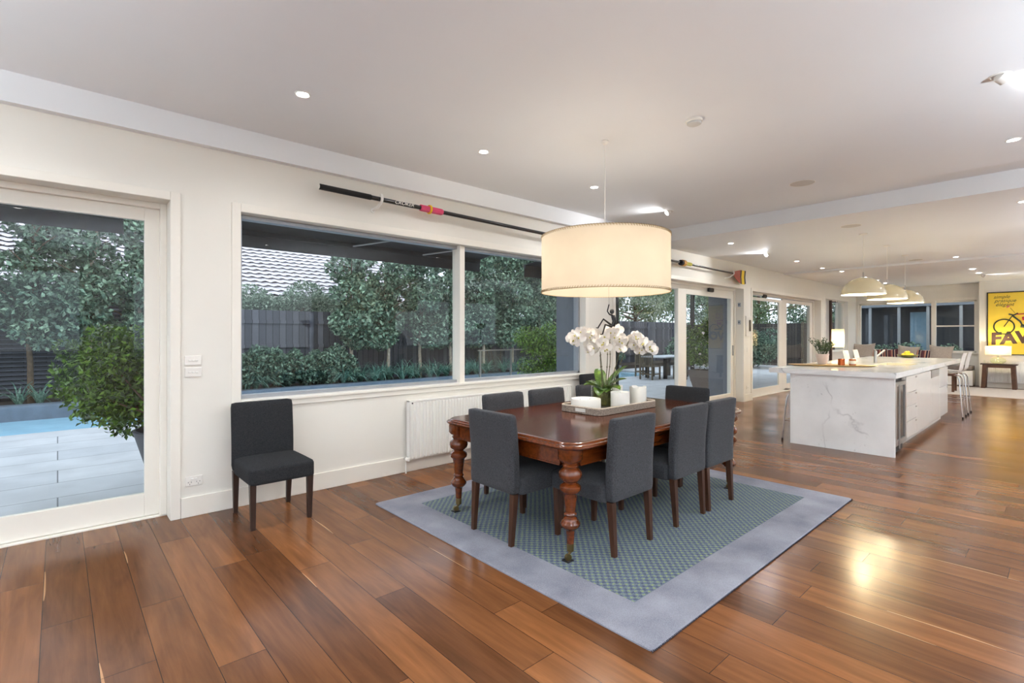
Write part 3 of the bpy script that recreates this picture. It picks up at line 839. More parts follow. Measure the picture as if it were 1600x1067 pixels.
dup(ch, (3.66, 3.265, RZ), pi, 'grey dining chair on the window side, middle of the three')
dup(ch, (4.37, 3.265, RZ), pi, 'grey dining chair on the window side, behind the candle tray and vase')
dk = make_chair('dark dining chair at the far short end of the table, facing the camera', GN, M_fabdark, M_legdark)
dk.location = (4.62, 2.67, RZ); dk.rotation_euler = (0, 0, pi / 2)
dup(dk, (1.28, 4.285, 0), pi, 'dark charcoal dining chair standing alone against the wall by the window', 'spare chairs against the window wall')
dup(dk, (5.65, 4.30, 0), pi, 'dark dining chair against the wall beyond the radiator, half hidden by the orchid', 'spare chairs against the window wall')

# ------------------------------------------------------------------ tray, candles, vase, orchid
t = empty('serving_tray', (0, 0, TZ), 0, 'long woven rattan tray holding candles and the vase on the table', 'tray')
M_rattan = simple('whitewashed_rattan', srgb(150, 136, 122), 0.8, var=0.45, scale=90, bump=0.8, bscale=160)
M_rattan2 = simple('pale_rattan_rim', srgb(196, 182, 164), 0.7, var=0.2, scale=90)
a0, a1, b0, b1 = 3.33, 4.22, 2.60, 3.06
MB().loops([rrect(a0 + i, a1 - i, b0 + i, b1 - i, 0.07, z, 8) for i, z in ((0.006, 0.0005), (0, 0.004), (0, 0.056), (0.014, 0.056), (0.014, 0.010))], cap1=True).build('tray_body', M_rattan, t, smooth=True)
rg = rrect(a0 + .007, a1 - .007, b0 + .007, b1 - .007, 0.068, 0.058, 8)
MB().tube(rg + [rg[0]], 0.008, 8, cap=False).build('rim', M_rattan2, t, smooth=True)
for x in (a0 - 0.002, a1 + 0.002):
    MB().box(x - 0.004, x + 0.004, 2.75, 2.86, 0.018, 0.046).build('handle_plate', simple('pale_handle', srgb(225, 224, 216), 0.5), t, bevel=0.002)

def candle(name, x, y, r, h, label, holes=False, wicks=1):
    t = empty(name, (x, y, TZ + 0.011), 0, label, 'candle')
    n = 40; rings = []
    rj = random.Random(int(x * 100))
    def ring(rr, z, wav=0.0):
        return [(rr * cos(2 * pi * k / n), rr * sin(2 * pi * k / n), z + (wav * (1 if (k // 5) % 2 else 0))) for k in range(n)]
    w = 0.012 if holes else 0.0
    MB().loops([ring(r * 0.98, 0), ring(r, 0.004), ring(r, h - 0.006, w), ring(r * 0.985, h, w), ring(r * 0.93, h, w), ring(r * 0.9, h - 0.012, 0), ring(r * 0.3, h - 0.018, 0)]).build('wax_body', M_candle, t, smooth=True)
    for k in range(wicks):
        ax = 0 if wicks == 1 else 0.4 * r * cos(2 * pi * k / wicks); ay = 0 if wicks == 1 else 0.4 * r * sin(2 * pi * k / wicks)
        MB().tube([(ax, ay, h - 0.02), (ax + 0.002, ay, h - 0.004)], 0.0015, 5).build('wick', M_black, t)
candle('pillar_candle', 3.48, 2.87, 0.132, 0.105, 'wide low white candle with several wicks on the tray', wicks=3)
candle('pillar_candle', 3.77, 2.712, 0.085, 0.155, 'smooth tall white pillar candle in front of the vase')
candle('pillar_candle', 4.13, 2.765, 0.080, 0.165, 'white pillar candle with a melted notched rim at the far end of the tray', holes=True)
candle('pillar_candle', 4.07, 2.965, 0.055, 0.175, 'slim white pillar candle tucked behind the notched one')

VX, VY, VZ = 3.775, 2.91, TZ + 0.011
t = empty('glass_vase', (VX, VY, VZ), 0, 'clear glass cylinder vase filled with moss on the tray', 'vase')
VR, VH = 0.108, 0.245
MB().lathe([(VR * 0.96, 0.0), (VR, 0.004), (VR, VH), (VR - 0.004, VH), (VR - 0.004, 0.012)], n=40, cap1=True).build('vase_body', M_clear, t, smooth=True)
rm = random.Random(5)
ms = MB()
for k in range(1100):
    a = rm.uniform(0, 2 * pi); rr = (VR - 0.012) * math.sqrt(rm.uniform(0.45, 1)); z = rm.uniform(0.016, 0.17)
    p = Vector((rr * cos(a), rr * sin(a), z)); d = Vector((rm.uniform(-1, 1), rm.uniform(-1, 1), rm.uniform(-1, 1))).normalized() * rm.uniform(.01, .025)
    q = p + d
    if math.hypot(q.x, q.y) > VR - 0.007 or q.z < 0.014: continue
    e = Vector((-d.y, d.x, d.z * .3)).normalized() * 0.004
    ms.add([p - e, p + e, q], [(0, 1, 2)])
ms.lathe([(VR - 0.03, 0.015), (VR - 0.022, 0.03), (VR - 0.022, 0.15), (VR - 0.05, 0.17)], n=20)
ms.build('moss', leafmat('vase_moss', srgb(84, 74, 26), srgb(176, 176, 84), tone=False), loc=(VX, VY, VZ), kind='stuff', label='green and brown moss packed inside the clear glass vase', cat='moss')

RV = Vector((sin(TH), -cos(TH), 0)); FV = Vector((cos(TH), sin(TH), 0))
ORG = Vector((VX, VY, VZ + 0.14))
t = empty('orchid_plant', ORG, 0, 'white moth orchid with arching flower sprays in the glass vase', 'orchid')
M_stem = simple('orchid_stem', srgb(92, 88, 56), 0.5, var=0.2)
M_petal = simple('orchid_petal', srgb(246, 240, 232), 0.5, var=0.05, scale=30)
M_lip = simple('orchid_lip', srgb(190, 180, 90), 0.5, var=0.2, scale=60)
M_oleaf = leafmat('orchid_leaf', srgb(48, 82, 26), srgb(150, 186, 76), rough=0.3, trans=0.15, tone=False)
def olf(ang, ln, wd, lift, droop, nm='leaf'):
    m = MB(); vs = []; n = 10; d = Vector((cos(ang), sin(ang), 0)); s = Vector((-sin(ang), cos(ang), 0))
    for i in range(n + 1):
        u = i / n
        c = d * (ln * u) + Vector((0, 0, lift * u - droop * u * u))
        w = wd * math.sin(pi * min(1, (0.08 + u * 0.92))) ** 0.6 * (1 if u < 0.98 else 0.2)
        vs += [c - s * w + Vector((0, 0, w * .35)), c, c + s * w + Vector((0, 0, w * .35))]
    fs = []
    for i in range(n):
        b = i * 3
        fs += [(b, b + 1, b + 4, b + 3), (b + 1, b + 2, b + 5, b + 4)]
    m.add(vs, fs).build(nm, M_oleaf, t, smooth=True)
for a, l, w, li, dr in ((2.6, .19, .045, .16, .10), (-2.3, .17, .05, .10, .09), (-1.6, .2, .05, .15, .12), (-0.9, .22, .045, .22, .10), (0.2, .24, .045, .16, .14), (0.9, .2, .04, .3, .1), (-0.5, .26, .04, .34, .10), (3.6, .2, .045, .12, .14), (1.8, .18, .04, .18, .1)):
    olf(a, l, w * 1.45, li, dr)
def petal_mesh():
    m = MB()
    def pet(ang, ln, wd, fwd):
        c = []; n = 12
        for k in range(n):
            q = 2 * pi * k / n
            c.append((ln * (0.5 - 0.5 * cos(q)), wd * 0.5 * sin(q)))
        vs = [(u * cos(ang) - v * sin(ang), -fwd - 0.10 * u * u / 0.04 * 0.1, u * sin(ang) + v * cos(ang)) for u, v in c]
        vs.append((ln * .5 * cos(ang), -fwd + 0.004, ln * .5 * sin(ang)))
        m.add(vs, [(k, (k + 1) % n, n) for k in range(n)])
    for a in (90, 215, 325): pet(radians(a), 0.036, 0.026, 0.0)
    for a in (12, 168): pet(radians(a), 0.044, 0.046, 0.004)
    return m
base_flower = None
ro = random.Random(11)
sprays = [  # px offset from the vase centre line (m to the right), height of tip; list of control points
    [(-.02, .0), (-.045, .30), (-.06, .50), (-.15, .62), (-.27, .60), (-.31, .54)],
    [(-.01, .0), (-.03, .30), (-.05, .52), (-.1, .60), (-.13, .5), (-.14, .42)],
    [(.0, .0), (.015, .3), (.02, .55), (.05, .64), (-.02, .55), (-.03, .47)],
    [(.01, .0), (.05, .3), (.05, .55), (.09, .64), (.13, .54), (.14, .47)],
    [(.04, .0), (.13, .25), (.19, .45), (.25, .58), (.36, .52), (.43, .43)],
    [(.03, .0), (.11, .28), (.17, .5), (.24, .55), (.3, .49), (.36, .44)],
]
def cr(pts, u):
    n = len(pts) - 1; x = u * n; i = min(int(x), n - 1); f = x - i
    g = lambda j: Vector(pts[max(0, min(n, j))])
    p0, p1, p2, p3 = g(i - 1), g(i), g(i + 1), g(i + 2)
    return 0.5 * ((2 * p1) + (p2 - p0) * f + (2 * p0 - 5 * p1 + 4 * p2 - p3) * f * f + (3 * p1 - p0 - 3 * p2 + p3) * f ** 3)
for si, sp_ in enumerate(sprays):
    dep = (-.03, .03, -.05, .02, .0, .05)[si]
    P = [RV * (a + .02) + FV * (dep * min(1, b * 2.2)) + Vector((0, 0, b * .87)) for a, b in sp_]
    path = [cr(P, i / 30) for i in range(31)]
    MB().tube(path, [0.0042 - 0.002 * i / 30 for i in range(31)], 6).build('stem', M_stem, t, smooth=True)
    kn = MB()
    for u in (.22, .34, .46):
        q = cr(P, u * .8); kn.tube([q - Vector((0, 0, .008)), q, q + Vector((0, 0, .008))], [.003, .008, .003], 6)
    kn.build('stem_clip', M_stem, t, smooth=True)
    nf = (16, 12, 15, 14, 17, 14)[si]
    for k in range(nf):
        u = 0.56 + 0.44 * (k + .5) / nf
        q = cr(P, u) + RV * ro.uniform(-.03, .03) + Vector((0, 0, ro.uniform(-.03, .025))) - FV * ro.uniform(0.0, .05)
        if base_flower is None:
            f = petal_mesh().build('flower', M_petal, t, smooth=True)
            l = MB().soft((0, -0.012, -0.006), (0.009, 0.010, 0.012), 0.004, 0, 2).build('flower_lip', M_lip, f, smooth=True)
            base_flower = f
        else:
            f = base_flower.copy(); COL.objects.link(f); f.parent = t
            for g in base_flower.children:
                g2 = g.copy(); COL.objects.link(g2); g2.parent = f
        f.location = q
        f.rotation_euler = (ro.uniform(-.2, .45), ro.uniform(-.5, .5), TH - pi / 2 + ro.uniform(-.9, .9))
        s = ro.uniform(1.2, 1.55); f.scale = (s, s, s)

# ================================================================== WALL ITEMS
def radiator(name, label, loc, rz, L, H, T=0.06, ribs=40):
    """local: runs along +X, front faces -Y, back at y=0, z from 0"""
    t = empty(name, loc, rz, label, 'radiator')
    m = MB(); pitch = L / ribs; yb, yf = -0.03, -T - 0.03
    pts = []
    for i in range(ribs):
        x = i * pitch
        pts += [(x + pitch * .08, yf), (x + pitch * .58, yf), (x + pitch * .70, yf + .010), (x + pitch * .94, yf + .010)]
    n = len(pts)
    rows = []
    for z, dy in ((0.01, .012), (0.03, 0), (H - .035, 0), (H - .018, .012)):
        rows.append([(x, max(y, yf + dy), z) for x, y in pts])
    vs = [p for r in rows for p in r]; fs = []
    for j in range(3):
        for i in range(n - 1): fs.append((j * n + i, j * n + i + 1, (j + 1) * n + i + 1, (j + 1) * n + i))
    m.add(vs, fs)
    m.box(0, L, yf + .012, yb, 0.008, H - 0.02)
    m.build('radiator_panel', M_white, t)
    g = MB(); g.box(-0.004, L + 0.004, yf - .001, yb + .001, H - .018, H); g.build('top_grille', M_white, t, bevel=0.003)
    for x in (-0.004, L): MB().box(x, x + 0.004, yf, yb, 0.0, H).build('side_panel', M_white, t, bevel=0.001)
    MB().tube([(-0.05, -0.06, 0.03), (0.0, -0.06, 0.03)], 0.012, 10).build('valve', M_chrome, t, smooth=True)
    MB().tube([(-0.055, -0.06, 0.03), (-0.085, -0.06, 0.03), (-.09, -.06, .03)], [0.02, 0.022, 0.016], 14).build('thermostat_knob', M_plastic, t, smooth=True) if False else \
        MB().tube([(-0.03, -0.075, 0.025), (-0.03, -0.115, 0.02), (-.03, -.12, .02)], [0.018, 0.022, 0.016], 14).build('thermostat_knob', M_plastic, t, smooth=True)
    MB().tube([(-0.03, -0.06, 0.03), (-0.03, -0.06, -loc[2])], 0.008, 8).build('pipe', M_white, t, smooth=True)
    MB().tube([(0.03, yf - .004, H - .03), (0.03, yf + .01, H - .03)], 0.008, 10).build('bleed_valve', M_chrome, t)
    b = MB(); b.box(.15, .19, -.03, 0, .1, H - .1); b.box(L - .19, L - .15, -.03, 0, .1, H - .1); b.build('wall_bracket', M_white, t)
    return t
radiator('panel_radiator', 'long white ribbed panel radiator under the dining window', (2.73, WY0, 0.13), 0, 2.55, 0.63, ribs=62)
radiator('panel_radiator', 'white ribbed panel radiator behind the console table below the poster', (XP, 1.50, 0.13), -pi / 2, 1.9, 0.60, ribs=46)

def plate(name, x, z, w, h, label, cat, rockers=0, sockets=0, group=None):
    t = empty(name, (x, WY0, z), 0, label, cat, group)
    MB().box(-w / 2, w / 2, -0.009, 0, -h / 2, h / 2).build('face_plate', M_plastic, t, bevel=0.003)
    for k in range(rockers):
        xx = (k - (rockers - 1) / 2) * 0.024 if sockets == 0 else (k - .5) * .026
        zz = 0.0 if sockets == 0 else 0.018
        MB().box(xx - .0085, xx + .0085, -0.013, -0.009, zz - .006, zz + .006).build('rocker', M_white, t, bevel=0.002)
    for k in range(sockets):
        xx = (k - .5) * .058
        m = MB()
        m.box(xx - .012, xx - .009, -.0096, -.009, -.012, -.002); m.box(xx + .009, xx + .012, -.0096, -.009, -.012, -.002); m.box(xx - .0015, xx + .0015, -.0096, -.009, -.028, -.018)
        m.build('socket_slots', M_iron, t)
    return t
plate('light_switch', 0.805, 1.245, 0.115, 0.075, 'upper of the two triple light switch plates beside the sliding door', 'light switch', 3)
plate('light_switch', 0.805, 1.150, 0.115, 0.075, 'lower of the two triple light switch plates beside the sliding door', 'light switch', 3)
plate('power_outlet', 0.81, 0.28, 0.118, 0.075, 'double power outlet low on the wall by the lone chair', 'power outlet', 2, 2)
plate('power_outlet', 11.2, 0.30, 0.1, 0.075, 'small power outlet low on the pier between the far glass doors', 'power outlet', 2, 2)
plate('light_switch', 11.2, 1.12, 0.07, 0.1, 'small dimmer plate on the pier between the far glass doors', 'light switch', 1)
t = empty('wall_intercom', (11.2, WY0, 1.42), 0, 'white wall intercom handset on the pier between the glass doors', 'intercom')
MB().box(-.12, .12, -.03, 0, 0, .44).build('case', M_plastic, t, bevel=.006)
MB().soft((.03, -.045, .23), (.05, .035, .25), .015, 0, 4).build('handset', simple('grey_handset', srgb(110, 100, 88), .5), t, smooth=True)
for x, z, l in ((9.85, 2.36, 'small black sensor on the header of the nearer sliding door'), (12.55, 2.37, 'small black sensor on the header of the farther sliding door')):
    t = empty('door_sensor', (x, 4.885, z), 0, l, 'sensor')
    MB().soft((0, -.02, 0), (.22, .05, .085), .02, 0, 5).build('case', M_black, t, smooth=True)
    for s in (-.05, .05): MB().tube([(s, -.046, 0), (s, -.05, 0)], .018, 12).build('lens', M_blackglass, t)
# small keypads on the reveal of the middle door
for z in (2.1, 1.72):
    t = empty('reveal_switch', (10.98, 4.78, z), 0, 'upper small grey key switch on the reveal of the nearer double door' if z > 2 else 'lower small grey key switch on the reveal of the nearer double door', 'switch')
    MB().box(-.012, 0, -.03, .03, -.045, .045).build('plate', M_alu, t, bevel=.003)
    MB().tube([(-.014, 0, 0), (-.022, 0, 0)], .012, 10).build('key_barrel', M_iron, t)

# ------------------------------------------------------------------ rowing oar on hooks
t = empty('rowing_oar', (1.77, 4.57, 2.80), 0, 'long black rowing oar with pink collar and red blade hung above the window', 'oar')
M_carbon = simple('black_carbon', srgb(26, 24, 25), 0.25, var=0.2, scale=40, coat=.5)
OL = 8.45
zz = lambda x: -0.012 * x
MB().tube([(0, 0, 0), (OL * .5, 0, zz(OL * .5)), (OL, 0, zz(OL))], [.0225, .021, .017], 20).build('shaft', M_carbon, t, smooth=True)
g = MB().tube([(-.005, 0, 0), (0.0, 0, 0), (.5, 0, zz(.5)), (.505, 0, zz(.5))], [.021, .0265, .0265, .023], 20)
g.build('grip', simple('ribbed_rubber', srgb(30, 29, 30), .8, bump=1, bscale=200), t, smooth=True)
MB().tube([(-.007, 0, 0), (-.005, 0, 0)], .021, 20).build('end_cap', M_plastic, t)
MB().tube([(1.06, 0, zz(1.0)), (1.07, 0, zz(1)), (1.32, 0, zz(1.3)), (1.34, 0, zz(1.3))], [.033, .036, .036, .03], 8).build('collar_sleeve', simple('pink_sleeve', srgb(214, 70, 110), .35), t)
MB().tube([(1.165, 0, zz(1.1)), (1.185, 0, zz(1.1))], .047, 24).build('collar_button', simple('yellow_button', srgb(236, 190, 30), .4), t, smooth=True)
MB().tube([(6.52, 0, zz(6.5)), (6.72, 0, zz(6.6)), (6.74, 0, zz(6.6))], [.034, .034, .026], 8).build('collar_sleeve', simple('lime_sleeve', srgb(190, 186, 60), .4), t)
MB().tube([(6.42, 0, zz(6.5)), (6.50, 0, zz(6.5))], .055, 24).build('collar_button', simple('amber_button', srgb(208, 150, 40), .4), t, smooth=True)
MB().tube([(6.36, 0, zz(6.5)), (6.42, 0, zz(6.5))], .048, 24).build('collar_ring', M_iron, t, smooth=True)
text('CROKER', 0.05, M_plastic, t, (.86, -.0235, zz(.86)), (pi / 2, 0, 0), shear=.3, sx=1.15, extrude=.001)
# blade (flat hatchet with a light curve)
bl = MB(); rows = []; nb = 10
for i in range(nb + 1):
    u = i / nb; x = OL + u * .62
    h0 = .03 + .155 * min(1, u * 1.6) ** .8; h1 = .03 + .075 * min(1, u * 1.6) ** .8
    rows.append((x, -h0 + (0.02 if u > .95 else 0), h1, .02 * sin(u * pi * .7)))
def blade(i0, i1, mat_, nm):
    m = MB(); vs = []
    for x, lo, hi, cy in rows[i0:i1 + 1]:
        for th in (-.005, .005):
            for z in (lo, (lo + hi) / 2, hi): vs.append((x, cy + th + (0.012 if z == (lo + hi) / 2 else 0), z + zz(OL)))
    fs = []; n = i1 - i0
    for i in range(n):
        b = i * 6
        for j in (0, 1): fs += [(b + j, b + 6 + j, b + 7 + j, b + j + 1), (b + 3 + j, b + 4 + j, b + 10 + j, b + 9 + j)]
        fs += [(b, b + 3, b + 9, b + 6), (b + 2, b + 8, b + 11, b + 5)]
    fs += [(0, 1, 4, 3), (1, 2, 5, 4)]; e = n * 6; fs += [(e, e + 3, e + 4, e + 1), (e + 1, e + 4, e + 5, e + 2)]
    m.add(vs, fs); m.build(nm, mat_, t, smooth=False)
blade(0, 6, simple('red_blade', srgb(160, 58, 36), .35, var=.15), 'blade')
blade(6, 7, M_black, 'blade_band')
blade(7, 9, simple('yellow_blade_band', srgb(240, 210, 40), .35), 'blade_tip')
blade(9, 10, M_black, 'blade_edge')
for x, l in ((.6, 'white wall hook holding the grip end of the oar'), (8.38, 'white wall hook holding the oar beside its red blade')):
    h = empty('oar_hook', (1.77 + x, 4.57, 2.80 + zz(x)), 0, l, 'hook', 'hooks carrying the oar')
    arc = [(0, -.045 * cos(a) * 1.0, -.045 * sin(a)) for a in [radians(q) for q in range(-60, 100, 16)]]
    MB().tube(arc + [(-.01, .03, -.075), (-.015, .125, -.09)], .014, 8).build('hook_arm', M_white, h, smooth=True)
    MB().tube([(-.015, .118, -.09), (-.015, .13, -.09)], .024, 16).build('wall_plate', M_white, h, smooth=True)

# ================================================================== KITCHEN ISLAND
CT = 1.0
t = empty('kitchen_island', (0, 0, 0), 0, 'white marble kitchen island bench with waterfall end and gloss drawers', 'kitchen island')
IX0, IX1, IY0, IY1 = 7.27, 12.6, 1.345, 2.76
bt = MB()
# worktop with a cut-out for the sink: sink 9.1..9.95 x 1.52..1.98
SX0, SX1, SY0, SY1 = 9.15, 10.0, 1.55, 1.98
for x0, x1, y0, y1 in ((IX0, SX0, IY0, IY1), (SX1, IX1, IY0, IY1), (SX0, SX1, IY0, SY0), (SX0, SX1, SY1, IY1)):
    bt.box(x0, x1, y0, y1, CT - 0.066, CT)
bt.build('worktop', M_marble, t)
MB().box(7.30, 7.335, 1.36, 2.50, 0, CT - .066).build('end_panel', M_marble, t, bevel=.002)
bd = MB(); bd.box(7.95, 11.30, 1.395, 2.10, .12, CT - .075); bd.box(7.95, 11.3, 1.5, 2.08, 0, .12); bd.box(7.335, 7.95, 2.02, 2.08, 0.0, CT - .075); bd.box(7.335, 7.95, 1.40, 2.02, CT - .09, CT - .075)
bd.box(11.3, 12.3, 1.98, 2.2, 0, CT - .075)
bd.build('cabinet_body', M_whitegloss, t)
MB().box(7.95, 11.3, 1.47, 1.5, 0, .115).build('kick_board', simple('grey_kick', srgb(196, 192, 184), .4), t)
def front(x0, x1, z0, z1, nm, handle=None):
    d = MB().box(x0 + .003, x1 - .003, 1.373, 1.395, z0 + .003, z1 - .003).build(nm, M_whitegloss, t, bevel=.0015)
    if handle is not None:
        MB().box(handle - .035, handle + .035, 1.359, 1.373, z1 - .035, z1 - .02).build('handle', M_chrome, d, bevel=.003)
ZS = [.125, .335, .52, .70, .915]
for i in range(4): front(7.97, 8.67, ZS[i], ZS[i + 1], 'drawer', 8.55)
front(8.67, 9.72, .125, .915, 'cabinet_door')
front(9.72, 10.46, .125, .80, 'cabinet_door')
front(10.46, 11.28, .60, .915, 'drawer', 11.15)
front(10.46, 11.28, .125, .60, 'drawer', 11.15)
MB().box(9.73, 10.45, 1.368, 1.395, .80, .915).build('control_panel', M_steel, t, bevel=.002)
# wine fridge slotted behind the end panel
t2 = empty('wine_fridge', (0, 0, 0), 0, 'slim glass-doored wine fridge built into the island behind the marble end', 'fridge')
MB().box(7.35, 7.93, 1.41, 2.0, .02, CT - .10).build('fridge_body', M_iron, t2)
d = MB()
for a in ((7.36, 7.42, .12, .88), (7.87, 7.93, .12, .88)): d.box(a[0], a[1], 1.362, 1.41, a[2], a[3])
d.box(7.42, 7.87, 1.362, 1.41, .12, .18); d.box(7.42, 7.87, 1.362, 1.41, .83, .88)
dd = d.build('door', M_steel, t2, bevel=.002)
MB().box(7.42, 7.87, 1.375, 1.385, .18, .83).build('glass_pane', M_blackglass, dd)
MB().tube([(7.40, 1.335, .1), (7.40, 1.335, .86)], .009, 10).build('handle', M_steel, dd, smooth=True)
MB().box(7.37, 7.92, 1.40, 1.43, .02, .11).build('plinth', M_iron, t2)
# sink and tap
t = empty('kitchen_sink', (0, 0, 0), 0, 'undermounted rectangular cream sink set into the marble worktop', 'sink')
s = MB(); a = .012
s.box(SX0, SX1, SY0, SY1, CT - .25, CT - .24); s.box(SX0 - a + .012, SX0 + .012, SY0, SY1, CT - .24, CT - .004); s.box(SX1 - .012, SX1, SY0, SY1, CT - .24, CT - .004)
s.box(SX0 + .012, SX1 - .012, SY0, SY0 + .012, CT - .24, CT - .004); s.box(SX0 + .012, SX1 - .012, SY1 - .012, SY1, CT - .24, CT - .004)
s.build('basin', simple('warm_steel', srgb(214, 208, 184), .3, metal=.3), t)
t = empty('sink_mixer_tap', (9.70, 2.06, CT), radians(-90), 'brushed metal mixer tap with angled spout by the island sink', 'tap')
MB().lathe([(.027, 0), (.027, .006), (.022, .008), (.022, .19), (.019, .195)], n=20).build('body', M_steel, t, smooth=True)
MB().tube([(0, 0, .08), (.02, .10, .125), (.045, .22, .17), (.06, .30, .20)], [.014, .0135, .013, .013], 12).build('spout', M_steel, t, smooth=True)
MB().tube([(0, 0, .19), (0, -.05, .21)], .006, 8).build('lever', M_steel, t, smooth=True)

# serving board with plant and candle jars
t = empty('serving_board', (8.25, 2.30, CT), radians(-64), 'long oval wooden board on the near end of the island', 'board')
n = 48; ring = lambda s, z: [(s * .56 * cos(2 * pi * k / n) * (1 + .05 * cos(2 * pi * k / n)), s * .19 * sin(2 * pi * k / n), z) for k in range(n)]
MB().loops([ring(.86, 0.0005), ring(.97, .010), ring(1, .018), ring(.98, .022), ring(.8, .018)]).build('board_body', simple('olive_wood', srgb(178, 146, 92), .4, var=.3, scale=8, stretch=(1, 6, 6)), t, smooth=True)
t = empty('potted_herb', (8.35, 2.42, CT + .019), 0, 'spiky green herb in a pale tapered ceramic pot on the island board', 'potted plant')
MB().lathe([(.055, 0), (.058, .004), (.085, .14), (.088, .15), (.082, .15), (.078, .135)], n=32).build('pot', simple('blush_ceramic', srgb(226, 212, 205), .35), t, smooth=True)
MB().disc((0, 0, .136), .078, 24).build('soil', M_soil, t, kind='stuff')
def sprigs(n, R, H, seed, m, parent, c=(0, 0, 0), leaf=.028, lw=.005, spread=1.0, nm='foliage', per=26):
    r = random.Random(seed); mb = MB()
    for i in range(n):
        a = r.uniform(0, 2 * pi); q = R * math.sqrt(r.random()); tip = Vector((cos(a) * q * 3.0 * spread, sin(a) * q * 3.0 * spread, H * r.uniform(.65, 1.05)))
        b = Vector((cos(a) * q * .7, sin(a) * q * .7, 0)); mid = b.lerp(tip, .5) + Vector((0, 0, H * .12))
        pts = [b, mid, tip]
        mb.tube([Vector(c) + p for p in (b, mid, tip)], [.0022, .0018, .001], 4)
        for k in range(per):
            u = .2 + .8 * k / per; p = b * (1 - u) ** 2 + mid * 2 * u * (1 - u) + tip * u * u
            d = Vector((r.uniform(-1, 1), r.uniform(-1, 1), r.uniform(.1, 1.2))).normalized() * leaf
            e = d.cross(Vector((r.uniform(-1, 1), r.uniform(-1, 1), .2))).normalized() * lw
            p = p + Vector(c)
            mb.add([p, p + d * .5 + e, p + d, p + d * .5 - e], [(0, 1, 2), (0, 2, 3)])
    return mb.build(nm, m, parent)
sprigs(34, .065, .24, 4, leafmat('herb_leaves', srgb(44, 60, 38), srgb(124, 146, 96), tone=False), t, c=(0, 0, .137))
for x, y, mm, l in ((8.24, 2.15, simple('copper_jar', srgb(190, 96, 48), .18, metal=.75), 'copper candle jar on the island board, beside the potted herb'),
                    (8.30, 2.03, simple('amber_glass_jar', srgb(188, 116, 68), .08, coat=1), 'amber glass candle jar with pale label on the island board')):
    t = empty('candle_jar', (x, y, CT + .019), 0, l, 'jar')
    MB().lathe([(.038, 0), (.042, .004), (.042, .088), (.038, .09), (.037, .02)], n=28).build('jar_body', mm, t, smooth=True)
    MB().disc((0, 0, .055), .037, 24).build('wax', M_candle, t)
    MB().lathe([(.0425, .022), (.0425, .065)], n=28, cap0=False, cap1=False).build('jar_label', simple('pale_label', srgb(232, 226, 205), .6), t, smooth=True) if 'amber' in l else None
# fruit bowl
t = empty('fruit_bowl', (12.35, 2.10, CT), 0, 'shallow dark green oval bowl on the far end of the island', 'bowl')
MB().lathe([(.06, 0), (.08, .006), (.16, .045), (.175, .06), (.17, .06), (.15, .045), (.05, .016)], n=32).build('bowl_body', simple('olive_glaze', srgb(92, 90, 30), .3), t, smooth=True)
M_lemon = simple('lemon_skin', srgb(240, 200, 40), .4, var=.06, bump=.3, bscale=120)
for i, (dx, dy, dz) in enumerate(((-.1, 0, 0), (-.05, .06, 0), (-.04, -.05, .0), (.02, 0, .01), (.07, .05, 0), (.06, -.05, 0), (.11, 0, 0), (-.02, .02, .04), (.04, 0, .045))):
    o = MB().lathe([(.002, -.042), (.012, -.036), (.028, -.02), (.033, 0), (.028, .02), (.012, .036), (.002, .042)], n=14, cap0=False, cap1=False).build('lemon', M_lemon, None, smooth=True, loc=(12.35 + dx, 2.10 + dy, CT + .058 + dz), rot=(pi / 2, 0, i * 1.1))
    tag(o, 'yellow lemon piled in the green bowl on the far end of the island', 'lemon', 'lemons in the green bowl')

